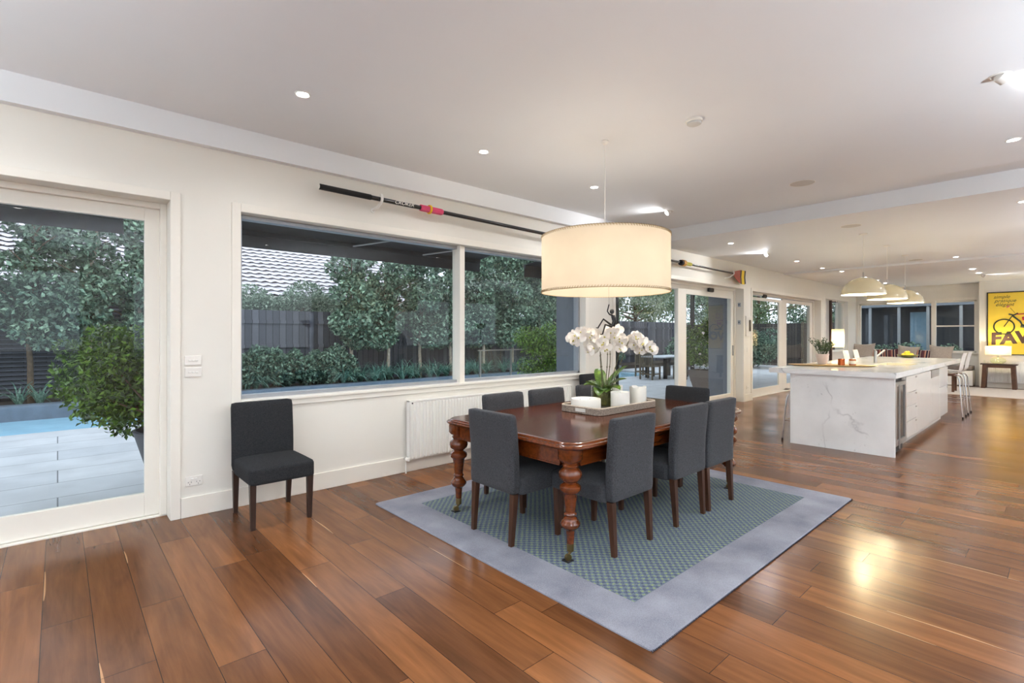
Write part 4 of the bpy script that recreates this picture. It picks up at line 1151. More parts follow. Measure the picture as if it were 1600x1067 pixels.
# ------------------------------------------------------------------ bar stools
def make_stool(label, group, back=True, seat=.76):
    t = empty('bar_stool', (0, 0, 0), 0, label, 'stool', group)
    m = MB(); rows = []
    prof = [(.20, seat + .0), (.17, seat + .022), (.08, seat + .01), (-.06, seat + .0), (-.15, seat + .02), (-.195, seat + .09), (-.21, seat + .20), (-.235, seat + .32), (-.25, seat + .375)]
    if not back: prof = prof[:5]
    for y, z in prof:
        w = .2 if z < seat + .1 else .185
        up = .018 if z < seat + .05 else 0.0
        row = []
        for i in range(9):
            u = -1 + i / 4
            row.append((w * u * (1 if z < seat + .36 else .93), y + (.03 * u * u if z >= seat + .08 else 0), z + up * u * u))
        rows.append(row)
    n = 9; vs = [p for r in rows for p in r]
    th = []
    for j, r in enumerate(rows):
        for p in r:
            k = min(1, max(0, (p[2] - seat - .02) / .1))
            th.append((p[0], p[1] - .012 * k, p[2] - .014 * (1 - k)))
    N = len(vs); fs = []
    for j in range(len(rows) - 1):
        for i in range(8):
            a = j * n + i
            fs.append((a, a + n, a + n + 1, a + 1)); fs.append((N + a, N + a + 1, N + a + n + 1, N + a + n))
    for j in range(len(rows) - 1):
        a = j * n; fs.append((a, N + a, N + a + n, a + n)); a += 8; fs.append((a, a + n, N + a + n, N + a))
    for i in range(8):
        fs.append((i, i + 1, N + i + 1, N + i)); a = (len(rows) - 1) * n + i; fs.append((a, N + a, N + a + 1, a + 1))
    m.add(vs, fs).build('seat_shell', M_plastic, t, smooth=True, angle=60)
    for sx in (-1, 1):
        for sy in (-1, 1):
            l = MB().tube([(sx * .10, sy * .09, seat - .02), (sx * .155, sy * .14, seat - .035), (sx * .175, sy * .165, seat - .09), (sx * .185, sy * .19, .35), (sx * .2, sy * .215, .012)], .0095, 10).build('leg', M_chrome, t, smooth=True)
            MB().tube([(sx * .2, sy * .215, 0.0), (sx * .199, sy * .213, .035)], .0135, 10).build('foot_cap', M_black, l, smooth=True)
    f = [(-.186, -.198, .28), (.186, -.198, .28), (.186, .198, .28), (-.186, .198, .28), (-.186, -.198, .28)]
    MB().tube(f, .007, 8).build('foot_rail', M_chrome, t, smooth=True)
    return t
GS = 'white shell bar stools at the island'
s1 = make_stool('white shell bar stool with chrome legs on the near side of the island, left', GS)
s1.location = (11.72, 1.42, 0)
dup(s1, (12.42, 1.42, 0), 0, 'white shell bar stool with chrome legs on the near side of the island, right')
dup(s1, (11.75, 2.78, 0), pi, 'white bar stool behind the island whose back shows left of the tap', GS)
dup(s1, (12.45, 2.78, 0), pi, 'white bar stool behind the island whose back shows right against the tap', GS)
s2 = make_stool('low white stool tucked behind the marble end, only one leg showing', None, back=False, seat=.68)
s2.location = (7.60, 2.42, 0)

# ================================================================== SITTING AREA
boxo('carpet', simple('beige_carpet', srgb(188, 176, 164), .95, var=.12, scale=60, bump=.4, bscale=200), (16.1, 18.7, -2.6, 2.6, 0.0005, 0.012), label='large plain beige carpet at the far end of the room', cat='carpet')
t = empty('window_seat', (0, 0, 0), 0, 'white built-in window seat below the far window', 'bench')
MB().box(18.98, XF - 0.002, 1.78, WY0 - 0.022, 0.02, .44).build('bench_box', M_white, t, bevel=.004)
MB().soft((19.27, 3.22, .51), (.62, 2.86, .13), .03, 0, 8).build('seat_pad', simple('taupe_pad', srgb(120, 110, 104), .9, var=.1), t, smooth=True)
M_beige = simple('beige_linen', srgb(186, 172, 158), .95, var=.08, scale=30)
def stripemat():
    m, nt, out = newmat('striped_cushion_cloth')
    tc = nd(nt, 'ShaderNodeTexCoord'); sp = nd(nt, 'ShaderNodeSeparateXYZ', Vector=tc.outputs['Object'])
    w = nd(nt, 'ShaderNodeMath', {'operation': 'FRACT'}, i0=nd(nt, 'ShaderNodeMath', {'operation': 'MULTIPLY'}, i0=sp.outputs['Y'], i1=5.5).outputs[0])
    c = ramp(nt, w.outputs[0], [(0, srgb(86, 48, 56)), (.28, srgb(190, 160, 142)), (.4, srgb(50, 42, 60)), (.62, srgb(196, 140, 116)), (.8, srgb(110, 60, 62))], 'CONSTANT')
    p = nd(nt, 'ShaderNodeBsdfPrincipled', Base_Color=c, Roughness=.95); nt.links.new(p.outputs[0], out.inputs['Surface'])
    return m
M_stripe = stripemat()
cus = [(4.42, .62, 0, 'large beige cushion at the corner end of the window seat'), (4.03, .45, 1, 'striped maroon cushion next to the large corner cushion'),
       (3.72, .45, 1, 'striped maroon cushion, second from the corner'), (3.30, .56, 0, 'beige cushion in the middle of the window seat'),
       (2.92, .45, 1, 'striped maroon cushion nearest the open end of the window seat'), (2.52, .58, 0, 'beige cushion nearest the window mullion on the window seat')]
for y, s, st, l in cus:
    n = 14; pm = MB(); T = .17
    g = random.Random(int(y * 100)); vs = []
    for sg in (1, -1):
        for a in range(n + 1):
            for b in range(n + 1):
                u = -1 + 2 * a / n; v = -1 + 2 * b / n
                th = T / 2 * (max(0, (1 - u * u)) * max(0, (1 - v * v))) ** .38
                vs.append((sg * th, s / 2 * u * (1 - .12 * (1 - v * v) * u * u), s / 2 * v * (1 - .13 * (1 - u * u) * v * v)))
    fs = []; N = (n + 1) ** 2
    for a in range(n):
        for b in range(n):
            k = a * (n + 1) + b
            fs.append((k, k + n + 1, k + n + 2, k + 1)); fs.append((N + k, N + k + 1, N + k + n + 2, N + k + n + 1))
    o = pm.add(vs, fs).build('cushion', M_stripe if st else M_beige, None, smooth=True, angle=100, loc=(19.36, y, .575 + s / 2 - .01), rot=(radians(g.uniform(-7, 7)), radians(14), 0))
    tag(o, l, 'cushion', 'cushions on the far window seat')

t = empty('floor_lamp', (14.54, 3.9, 0), 0, 'tall floor lamp with dark timber post and glowing cylinder shade', 'floor lamp')
MB().box(-.16, .16, -.16, .16, 0, .03).build('base', M_legdark, t, bevel=.004)
MB().box(-.03, .03, .10, .16, .03, 2.32).build('post', M_legdark, t, bevel=.003)
MB().box(-.02, .02, -.02, .13, 2.26, 2.29).build('arm', M_legdark, t)
MB().tube([(0, -.01, 2.27), (0, -.01, 1.56)], .003, 6).build('cord', M_white, t)
MB().lathe([(.135, 1.14), (.135, 1.59)], (0, -.03, 0), 36, cap0=False, cap1=False).build('lamp_shade', M_lshade, t, smooth=True)
MB().lathe([(.006, 1.5), (.02, 1.47), (.03, 1.42), (.02, 1.37), (.004, 1.36)], (0, -.03, 0), 16).build('bulb', M_bulb, t, smooth=True)
light('lamp', 'POINT', (0, -.03, 1.33), 14, (1, .80, .5), .03, parent=t)

t = empty('console_table', (18.72, 1.23, 0), 0, 'dark timber console table with angled legs under the yellow poster', 'console table')
M_walnut = simple('walnut', srgb(84, 52, 32), .45, var=.25, scale=10)
MB().box(-.2, .2, -.36, .36, .645, .675).build('table_top', M_legdark, t, bevel=.003)
MB().box(-.18, .18, -.30, .30, .57, .645).build('apron', M_walnut, t)
for sy in (-1, 1):
    for sx in (-1, 1):
        y = sy * .27; yb = sy * .30; x = sx * .14
        a, b = .05, .045
        MB().hexa([(x - a, yb - b, 0), (x + a, yb - b, 0), (x + a, yb + b, 0), (x - a, yb + b, 0)], [(x - a, y - b, .645), (x + a, y - b, .645), (x + a, y + b, .645), (x - a, y + b, .645)]).build('leg', M_walnut, t, bevel=.003)
t = empty('table_lamp', (18.72, 1.25, .675), 0, 'table lamp with round glass base and rectangular glowing shade on the console', 'table lamp')
MB().lathe([(.08, 0), (.14, .03), (.165, .08), (.15, .13), (.09, .165), (.04, .18), (.02, .2)], n=32).build('glass_base', glassmat('greenish_glass', (.9, .95, .82)), t, smooth=True)
MB().lathe([(.015, .18), (.012, .26)], n=12).build('stem', M_chrome, t)
sh = MB().loops([rrect(-.11, .11, -.25, .25, .02, z, 3) for z in (.235, .475)], cap0=False, cap1=False)
sh.build('lamp_shade', M_lshade, t, smooth=True)
MB().lathe([(.006, .28), (.02, .3), (.028, .34), (.02, .38), (.004, .39)], n=14).build('bulb', M_bulb, t, smooth=True)
light('lamp', 'POINT', (0, .0, .42), 12, (1, .84, .55), .03, parent=t)
t = empty('glass_ornament', (18.72, 1.52, .675), 0, 'tiny clear glass ornament on the left end of the console', 'ornament')
MB().lathe([(.02, 0), (.024, .01), (.006, .03), (.02, .07), (.016, .09)], n=16).build('glass_body', M_clear, t, smooth=True)
t = empty('wooden_stool', (16.9, 2.05, 0.012), 0, 'dark wooden low stool half hidden behind the white bar stools', 'stool')
MB().box(-.25, .25, -.16, .16, .40, .46).build('seat', M_walnut, t, bevel=.006)
for sx in (-1, 1):
    for sy in (-1, 1): MB().box(sx * .21 - .025, sx * .21 + .025, sy * .12 - .025, sy * .12 + .025, 0, .40).build('leg', M_walnut, t)

# poster
t = empty('framed_poster', (XP, 0.87, 1.76), 0, 'large framed yellow poster with a red motorbike and brown lettering', 'poster')
PW, PH = 1.26, 1.72
M_yel = simple('poster_yellow', srgb(250, 214, 70), .45, var=.05, scale=2)
MB().box(-.018, -.012, -PW / 2 + .02, PW / 2 - .02, -PH / 2 + .02, PH / 2 - .02).build('print', M_yel, t)
f = MB()
for a in ((-PW / 2, -PW / 2 + .025, -PH / 2, PH / 2), (PW / 2 - .025, PW / 2, -PH / 2, PH / 2), (-PW / 2, PW / 2, -PH / 2, -PH / 2 + .025), (-PW / 2, PW / 2, PH / 2 - .025, PH / 2)):
    f.box(-.035, -.001, a[0], a[1], a[2], a[3])
f.build('frame', M_black, t)
M_ink = simple('dark_brown_ink', srgb(74, 50, 44), .5); M_grn = simple('dark_green_ink', srgb(34, 52, 44), .5); M_red = simple('red_ink', srgb(196, 40, 60), .5); M_pink = simple('pink_ink', srgb(226, 130, 120), .5)
RT = (pi / 2, 0, -pi / 2)
for i, s in enumerate(('simple', 'pratique', 'élégant')):
    text(s, .125, M_grn, t, (-.0195, .50 - .02 * i, .72 - .105 * i), RT, align='LEFT', shear=.35, extrude=.0003)
text('FAVOR', .43, M_ink, t, (-.0195, .56, -.44), (pi / 2, radians(-5), -pi / 2), align='LEFT', shear=.1, extrude=.0003, bold=.022)
def pring(y, z, r, w, m, nm):
    pts = [(-.0215, y + r * cos(2 * pi * k / 40), z + r * sin(2 * pi * k / 40)) for k in range(41)]
    MB().tube(pts, w, 6, cap=False).build(nm, m, t, smooth=True)
bike = MB()
pring(.29, -.09, .20, .016, M_grn, 'printed_wheel'); pring(-.33, -.10, .20, .016, M_grn, 'printed_wheel')
def pline(pts, w, m, nm): MB().tube([(-.0205, y, z) for y, z in pts], w, 6).build(nm, m, t, smooth=True)
pline([(.29, -.09), (.12, .22)], .012, M_grn, 'printed_fork'); pline([(.20, .25), (.10, .22), (.02, .27)], .02, M_grn, 'printed_handlebar')
pline([(.12, .20), (-.02, .05), (-.08, -.1), (-.33, -.1)], .022, M_grn, 'printed_frame')
pline([(.06, .24), (-.1, .25), (-.32, .22)], .016, M_red, 'printed_rider_arm')
pline([(-.06, .12), (-.22, .14)], .055, M_red, 'printed_tank')
pline([(-.03, -.07), (-.16, -.09)], .05, M_grn, 'printed_engine')
pring(-.2, .43, .085, .014, M_pink, 'printed_goggles'); pline([(.22, .47), (.2, .44)], .04, M_pink, 'printed_badge')
pline([(.17, .42), (.08, .28)], .004, M_ink, 'printed_line')

# ================================================================== OUTSIDE
G = dict(kind='structure')
boxo('terrace_paving', M_paving, (-14, 26, WY1 - 0.19, 10.5, -0.15, -0.04), **G)
boxo('terrace_paving', M_paving, (17.6, 26, 10.5, 14.2, -0.15, -0.04), **G)
boxo('ground', simple('outer_ground', srgb(150, 150, 145), .9), (-60, 80, -60, 60, -0.4, -0.2), **G)
pl = empty('swimming_pool', (0, 0, 0), 0, 'long rectangular blue swimming pool beyond the paving', 'swimming pool')
MB().box(-14, 17.5, 10.5, 12.6, -.14, -.10).build('water', M_water, pl)
MB().box(-14, 17.6, 12.6, 12.95, -.19, .17).build('raised_coping', M_kerb, pl, bevel=.01)
boxo('garden_bed', M_soil, (-14, 26, 12.95, 16.0, -.19, .12), **G)

# fence: palings on rails, one panel per bay
FY = 14.2
t = empty('paling_fence', (0, 0, 0), 0, 'dark weathered timber paling fence behind the pool garden', 'fence')
x = -14.0
while x < 25.9:
    MB().box(x, min(x + 2.4, 26), FY, FY + .03, 0.1, 2.10).build('fence_panel', M_paling, t)
    MB().box(x, x + .1, FY - .09, FY, .1, 2.05).build('fence_post', M_slat, t)
    m = MB()
    for z in (.45, 1.1, 1.75): m.box(x + .1, x + 2.4, FY - .05, FY, z, z + .09)
    m.build('fence_rail', M_paling, t)
    x += 2.4
t = empty('paling_fence', (0, 0, 0), 0, 'timber paling fence closing the far right end of the garden', 'fence')
y = 5.9
while y < 14:
    MB().box(26, 26.03, y, y + 2.4, -.05, 2.0).build('fence_panel', M_paling2, t)
    MB().box(25.9, 26, y, y + .1, -.05, 2.05).build('fence_post', M_teak, t)
    y += 2.4
# louvred screen on the left
t = empty('louvred_screen', (0, 0, 0), 0, 'tall dark horizontal louvred screen behind the pool, left', 'screen')
m = MB()
for k in range(26):
    z = .2 + k * .088
    m.hexa([(-9, 14.0, z), (1.75, 14.0, z), (1.75, 14.09, z + .045), (-9, 14.09, z + .045)], [(-9, 14.0, z + .02), (1.75, 14.0, z + .02), (1.75, 14.09, z + .065), (-9, 14.09, z + .065)])
m.build('louvre_blades', M_slat, t)
for x in (-9, -5.4, -1.8, 1.75): MB().box(x, x + .12, 13.97, 14.1, .1, 2.5).build('post', M_teak, t)

# neighbour house: tiled roof, gutter, wall
t = empty('neighbour_house', (0, 0, 0), 0, 'neighbouring house with pale tiled roof seen above the fence', 'house')
EY, EZ = 16.2, 2.62
MB().box(-16, 13.5, EY + .5, EY + .6, 0, EZ).build('house_wall', M_darkclad, t)
g = MB(); g.box(-16.2, 13.8, EY - .14, EY + .02, EZ - .12, EZ + .0); g.build('gutter', M_plastic, t)
rf = MB(); pitch = .34; sl = radians(27); nx = 470; X0r, X1r = -16.2, 13.8
vs = []; fs = []
ncs = 26
for c in range(ncs):
    for e in (0, 1):
        s_ = c * pitch + e * (pitch + .09)
        hgt = .062 if e == 0 else .0
        # hip on the right: the courses shorten as the roof rises
        xr = X1r - s_ * cos(sl) * 0.95
        for i in range(nx + 1):
            x = X0r + (xr - X0r) * i / nx
            wv = .022 * sin(2 * pi * x / .30)
            vs.append((x, EY - .06 + s_ * cos(sl) - hgt * sin(sl), EZ + s_ * sin(sl) + (hgt + wv) * cos(sl)))
    b = c * 2 * (nx + 1)
    for i in range(nx): fs.append((b + i, b + i + 1, b + nx + 2 + i, b + nx + 1 + i))
rf.add(vs, fs); rf.build('tiled_roof', M_tile, t)
MB().hexa([(X0r, EY, EZ - .1), (X1r, EY, EZ - .1), (X1r - 8, EY + 8.3, EZ + 4.0), (X0r, EY + 8.3, EZ + 4.0)], [(X0r, EY, EZ - .05), (X1r, EY, EZ - .05), (X1r - 8, EY + 8.3, EZ + 4.05), (X0r, EY + 8.3, EZ + 4.05)]).build('roof_deck', M_darkclad, t)

# ------------------------------------------------------------------ foliage
def leafcloud(blobs, n, size, seed, surf=0.55, aspect=.55, droop=0.0):
    """blobs: list of (centre, radii); leaves scattered mostly near the surface of ellipsoids"""
    g = np.random.default_rng(seed)
    vol = np.array([b[1][0] * b[1][1] * b[1][2] for b in blobs]) ** .67
    idx = g.choice(len(blobs), n, p=vol / vol.sum())
    C = np.array([b[0] for b in blobs], float)[idx]; R = np.array([b[1] for b in blobs], float)[idx]
    d = g.normal(size=(n, 3)); d /= np.linalg.norm(d, axis=1)[:, None]
    rad = (surf + (1 - surf) * g.random(n)) ** .8
    P = C + d * R * rad[:, None]
    D = g.normal(size=(n, 3)) + np.array([0, 0, -droop]) + d * .6
    D /= np.linalg.norm(D, axis=1)[:, None]
    E = np.cross(D, g.normal(size=(n, 3))); E /= np.linalg.norm(E, axis=1)[:, None]
    Lh = size * g.uniform(.7, 1.3, n)[:, None]
    nrm = np.cross(D, E)
    v = np.empty((n, 4, 3))
    v[:, 0] = P - D * Lh * .5
    v[:, 1] = P + E * Lh * aspect * .5 + nrm * Lh * .12
    v[:, 2] = P + D * Lh * .5
    v[:, 3] = P - E * Lh * aspect * .5 + nrm * Lh * .12
    return v.reshape(-1, 3)
def leafobj(name, v, m, parent, **kw):
    n = len(v) // 4
    me = bpy.data.meshes.new(name)
    me.vertices.add(len(v)); me.vertices.foreach_set('co', v.astype('f').ravel())
    idx = np.arange(n)[:, None] * 4
    tris = np.concatenate([idx + np.array([0, 1, 2]), idx + np.array([0, 2, 3])], axis=1).reshape(-1)
    me.loops.add(len(tris)); me.loops.foreach_set('vertex_index', tris.astype('i'))
    me.polygons.add(2 * n); me.polygons.foreach_set('loop_start', np.arange(0, 6 * n, 3).astype('i'))
    me.materials.append(m); me.update(calc_edges=True)
    tone = np.repeat(np.random.default_rng(n).random(n), 4).astype('f')
    me.attributes.new('leaf_tone', 'FLOAT', 'POINT').data.foreach_set('value', tone)
    me.validate()
    o = bpy.data.objects.new(name, me); COL.objects.link(o)
    if parent: o.parent = parent
    return tag(o, **kw)

def tree(name, x, y, z0, h, r, label, m, n=2600, size=.09, seed=1, clear=1.15, tr=.05, blobs=None, bark=M_bark, group=None, cat='tree', droop=.3):
    t = empty(name, (x, y, z0), 0, label, cat, group)
    rr = random.Random(seed)
    pts = [(rr.uniform(-.03, .03) * k, rr.uniform(-.03, .03) * k, h * .85 * k / 5) for k in range(6)]
    tk = MB().tube(pts, [tr * (1 - .13 * k) for k in range(6)], 10).build('trunk', bark, t, smooth=True)
    bm_ = MB()
    for k in range(10):
        zb = clear * .8 + (h - clear) * .75 * rr.random(); a = rr.uniform(0, 2 * pi)
        bm_.tube([(0, 0, zb), (cos(a) * r * .4, sin(a) * r * .4, zb + .25), (cos(a) * r * .8, sin(a) * r * .8, zb + .4)], [tr * .4, tr * .28, tr * .12], 6)
    bm_.build('branches', M_bark2, t, smooth=True)
    if blobs is None:
        blobs = []
        nb = 9
        for k in range(nb):
            u = k / (nb - 1); zc = clear + .25 + (h - clear - .5) * u
            a = rr.uniform(0, 2 * pi); off = r * .35
            blobs.append(((cos(a) * off, sin(a) * off, zc), (r * rr.uniform(.6, .85) * (1.0 - .25 * u), r * rr.uniform(.6, .85) * (1 - .25 * u), (h - clear) / nb * 1.1)))
    leafobj('foliage', leafcloud(blobs, n, size, seed, droop=droop), m, t)
    return t
GT = 'row of slim ornamental pear trees along the fence'
def atpx(px, y): return ony(px, 523, y)[0]
TY_ = 13.5
rows_ = [(-60, 'slim pear tree left of the photo, at the pool end', 3), (48, 'slim tree with reddish trunk at the far left, behind the pool', 4), (140, 'leafy slim tree right of the louvred screen, above the potted bush', 5), (212, 'leafy slim tree against the right edge of the sliding door pane', 15),
         (549, 'slim pear tree left of the others in the dining window, its trunk bare', 6), (606, 'slim pear tree second from the left in the dining window', 7), (657, 'slim pear tree beside the window mullion, glimpsed with roof patches around', 8),
         (705, 'pear tree hidden behind the window mullion', 9), (755, 'dense pear tree just right of the window mullion', 10), (800, 'dense pear tree above the steel rail', 11), (845, 'dense pear tree left of the drum lamp, near the grey wall', 12), (893, 'dense pear tree at the right end of the dining window', 13), (940, 'pear tree behind the orchid flowers', 14)]
for px, l, sd in rows_:
    x = atpx(px, TY_)
    dense = px > 700
    tree('pear_tree', x, TY_, .12, 4.6, .85 if dense else (.84 if px > 520 else .74), l, M_leafA, n=9000 if dense else (6000 if px > 520 else 5200), size=.125 if px < 300 else .135, seed=sd, clear=1.05 if px > 300 else 1.2, group=GT, tr=.055, bark=M_bark if px > 100 else M_bark2)
# pale shrub leaning over the fence from next door
x0 = atpx(370, 14.6); x1 = atpx(520, 14.6)
bl = [((x0 + (x1 - x0) * k / 7, 0, 2.05 + .22 * sin(k * 1.7) + (.25 if k > 4 else 0)), (.6, .45, .42)) for k in range(8)]
t = empty('pale_shrub', (0, 14.75, 0.12), 0, 'pale grey-green shrub spilling over the top of the paling fence', 'shrub')
leafobj('foliage', leafcloud(bl, 7500, .085, 21), M_leafB, t)
MB().tube([(x0 + 1, .1, 0), (x0 + 1.2, 0, 1.2), (x0 + 1.8, -.1, 2.2)], [.06, .05, .03], 8).build('stem', M_bark2, t)
# low hedge in front of the fence, left half of the dining window
def hedge(px0, px1, y, zc, rz_, label, m, n, seed, ry=.45, nb=7, size=.10):
    a, b = atpx(px0, y), atpx(px1, y)
    t = empty('hedge_shrub', ((a + b) / 2, y, .12), 0, label, 'shrub')
    w = (b - a) / 2; rr = random.Random(seed)
    bl = [((-w + 2 * w * (k + .5) / nb, rr.uniform(-.1, .1), zc * rr.uniform(.65, 1.2)), (w / nb * 1.7, ry, rz_ * rr.uniform(.75, 1.1))) for k in range(nb)]
    leafobj('foliage', leafcloud(bl, n, size, seed), m, t)
    st = MB()
    for k in range(5): st.tube([(rr.uniform(-w, w) * .7, 0, 0), (rr.uniform(-w, w) * .7, 0, zc)], .012, 5)
    st.build('stem', M_bark2, t)
hedge(355, 470, 13.1, .62, .55, 'dark clipped hedge shrub at the lower left of the dining window', M_leafC, 6500, 31)
hedge(468, 552, 13.2, .52, .48, 'dark hedge shrub left of the first bare pear trunk', M_leafC, 4500, 32, nb=5)
hedge(720, 800, 13.9, 1.7, .5, 'leafy creeper along the fence top behind the steel rail', M_leafA, 3500, 33, nb=5, size=.11)
# strappy border plants
def strap(name, x, y, z, label, group, n=64, L=.86, seed=1):
    t = empty(name, (x, y, z), 0, label, 'plant', group)
    r = random.Random(seed); m = MB()
    for i in range(n):
        a = r.uniform(0, 2 * pi); l = L * r.uniform(.6, 1.05); lean = r.uniform(.45, 1.15); w = .017
        d = Vector((cos(a), sin(a), 0)); s = Vector((-sin(a), cos(a), 0)) * w; vs = []
        for k in range(6):
            u = k / 5; p = d * (l * lean * u * (.4 + .6 * u) + .03) + Vector((0, 0, l * (1.15 * u - lean * .95 * u * u)))
            ww = 1 - u * .85
            vs += [p - s * ww, p + s * ww]
        m.add(vs, [(2 * k, 2 * k + 1, 2 * k + 3, 2 * k + 2) for k in range(5)])
    m.build('blades', M_strap, t)
    return t
base = None
for i, px in enumerate((385, 400, 418, 535, 552, 568, 584, 598, 612, 627, 642, 656, 670, 685, 702, 728, 745, 765, 785, 805, 825)):
    x = atpx(px, 13.05)
    pl_ = ['below the dark hedge', 'under the bare pear trunks', 'below the steel rail'][0 if px < 500 else (1 if px < 715 else 2)]
    t = strap('strap_leaf_plant', x, 12.98 + .12 * (i % 3), .14, 'tuft of arching strappy blue-green leaves ' + pl_, 'strappy plants ' + pl_, seed=50 + i)
for px in (118, 62, 30):
    strap('strap_leaf_plant', atpx(px, 13.3), 13.25, .12, 'tuft of strappy leaves at the foot of the reddish trunk', 'strappy plants behind the pool at the left', n=20, seed=px)

# potted bush by the left door
t = empty('potted_bush', (.92, 5.72, -.04), 0, 'glossy green bush in a dark tapered pot outside the left sliding door', 'potted plant')
MB().lathe([(.20, 0), (.23, .02), (.33, .30), (.40, .55), (.415, .60), (.39, .61), (.37, .57), (.36, .5)], n=36).build('pot', simple('charcoal_pot', srgb(78, 80, 86), .6, var=.08), t, smooth=True)
rr = random.Random(9)
bl = []
for k in range(26):
    a = rr.uniform(0, 2 * pi); q = .62 * math.sqrt(rr.random())
    c = RV * (cos(a) * q - .42) + FV * (sin(a) * q * .7) + Vector((0, 0, 1.12 + rr.uniform(-.42, .42) * (1 - q * .5)))
    bl.append((tuple(c), (.24, .22, .2)))
for dx, dz in ((-1.05, 1.35), (-1.1, .95), (-.85, .72), (-.55, .62), (-.75, 1.5), (-.2, .68)):
    bl.append((tuple(RV * dx + Vector((0, 0, dz))), (.2, .18, .12)))
leafobj('foliage', leafcloud(bl, 9000, .06, 41, surf=.3, aspect=.5), M_leafD, t)
br = MB()
for k in range(14):
    b_ = bl[k * 2 % len(bl)][0]
    br.tube([(0, 0, .5), (b_[0] * .4, b_[1] * .4, .75), b_], [.018, .012, .005], 6)
br.build('branches', M_bark2, t, smooth=True)
# bright shrub by the right end of the dining window
cx_ = ony(852, 523, 8.2)[0]
t = empty('bright_shrub', (cx_, 8.2, -.04), 0, 'bright green glossy shrub at the right end of the dining window', 'shrub')
bl = [((rr.uniform(-.35, .35), rr.uniform(-.35, .35), .35 + 1.2 * k / 12), (.42, .42, .26)) for k in range(13)]
leafobj('foliage', leafcloud(bl, 7500, .06, 43, surf=.3), M_leafD, t)
MB().tube([(0, 0, 0), (.02, 0, .8), (0, 0, 1.3)], [.04, .03, .015], 8).build('stem', M_bark2, t)
# blue-grey fin wall outside, right of the window
MB().box(5.74, 5.88, 5.06, 5.32, -.04, 3.0).box(5.664, 5.682, 4.893, 5.07, .90, 2.48).build('fin_wall', M_render, kind='structure')
boxo('fin_wall', M_render, (11.02, 11.3, 5.06, 5.5, -.04, 3.0), kind='structure')
boxo('eaves_soffit', M_darkclad, (XB, XF, 5.05, 5.6, 2.97, 3.05), kind='structure')
# unseen roof added to darken the terrace beyond the nearer double door
t = empty('added_shade_roof', (0, 0, 0), 0, 'unseen dark flat roof added to shade the terrace outside the farther double door', 'roof')
MB().box(11.0, 19.4, 5.45, 8.3, 2.93, 3.02).build('roof_slab', M_darkclad, t)
for x in (11.1, 15.2, 19.2): MB().box(x, x + .1, 8.1, 8.2, -.04, 2.93).build('post', M_iron, t)

# steel pool rail
t = empty('pool_rail', (0, 0, 0), 0, 'brushed steel rail of the pool fence beyond the bright shrub', 'railing')
a, b = ony(747, 546, 11.9)[0], ony(850, 546, 11.9)[0]
zr = ony(780, 546, 10.3)[1]
a, b = ony(747, 546, 10.3)[0], ony(850, 546, 10.3)[0]
MB().box(a, b, 10.28, 10.33, zr - .03, zr).build('top_rail', M_steel, t)
for u in (.02, .46, .9): MB().box(a + (b - a) * u, a + (b - a) * u + .04, 10.28, 10.33, -.04, zr - .03).build('rail_post', M_steel, t)
MB().box(a, b, 10.30, 10.31, .02, zr - .05).build('glass_infill', M_clear, t)

# awnings
def awning(x0, x1, label, y0=5.08, y1=6.45, z0=2.86, z1=2.68):
    t = empty('folding_arm_awning', (0, 0, 0), 0, label, 'awning', 'black folding-arm awnings on the window wall')
    MB().hexa([(x0, y0, z0), (x1, y0, z0), (x1, y1, z1), (x0, y1, z1)], [(x0, y0, z0 + .01), (x1, y0, z0 + .01), (x1, y1, z1 + .01), (x0, y1, z1 + .01)]).build('canopy_fabric', M_awn, t)
    MB().box(x0, x1, y1, y1 + .05, z1 - .06, z1 + .02).build('front_bar', M_awn, t, bevel=.01)
    MB().box(x0, x1, y1 + .02, y1 + .03, z1 - .20, z1 - .05).build('valance', M_awn, t)
    MB().box(x0, x1, y0 - .03, y0 + .1, z0 + .0, z0 + .09).build('cassette', M_awn, t, bevel=.01)
    for xx, s in ((x0 + 1.9, 1), (x1 - 1.2, 1)):
        MB().tube([(xx, y0 + .05, z0 - .05), (xx + s * .75, y0 + .6, z0 - .10), (xx + s * .1, y1, z1 - .04)], .012, 8).build('folding_arm', M_alu, t)
awning(-3.9, .50, 'black awning outside the left sliding door')
awning(.95, 5.14, 'black awning over the large dining window')
awning(6.15, 10.6, 'black awning beyond the drum lamp, over the nearer double door')

# outdoor setting seen through the double door
t = empty('outdoor_table', (15.9, 9.45, -.04), 0, 'pale-topped outdoor dining table on the terrace', 'table')
MB().box(-.95, .95, -.5, .5, .71, .75).build('table_top', simple('pale_table_top', srgb(200, 205, 212), .4), t, bevel=.004)
for x in (-.7, .7):
    for y in (-.35, .35): MB().box(x - .05, x + .05, y - .05, y + .05, 0, .71).build('leg', M_iron, t)
def ochair(label, loc, rz, src=[None]):
    if src[0] is not None: return dup(src[0], loc, rz, label)
    t = empty('slatted_chair', loc, rz, label, 'chair', 'teak chairs at the outdoor table'); src[0] = t
    MB().box(-.25, .25, -.23, .25, .42, .45).build('seat', M_teak, t)
    m = MB(); m.box(-.25, .25, -.25, -.22, .86, .91)
    for k in range(8): m.box(-.22 + k * .06, -.195 + k * .06, -.245, -.225, .45, .86)
    m.build('backrest', M_teak, t)
    for x in (-.23, .23):
        for y in (-.235, .22): MB().box(x - .022, x + .022, y - .022, y + .022, 0, .87 if y < 0 else .42).build('leg', M_teak, t)
    m = MB(); m.box(-.23, .23, -.24, -.22, .16, .2); m.box(-.24, -.22, -.23, .22, .16, .2); m.box(.22, .24, -.23, .22, .16, .2); m.build('stretcher', M_teak, t)
    return t
ochair('weathered teak slat-back chair at the near end of the outdoor table', (14.72, 9.38, -.04), -pi / 2)
ochair('weathered teak chair on the pool side of the outdoor table', (15.6, 10.15, -.04), pi)
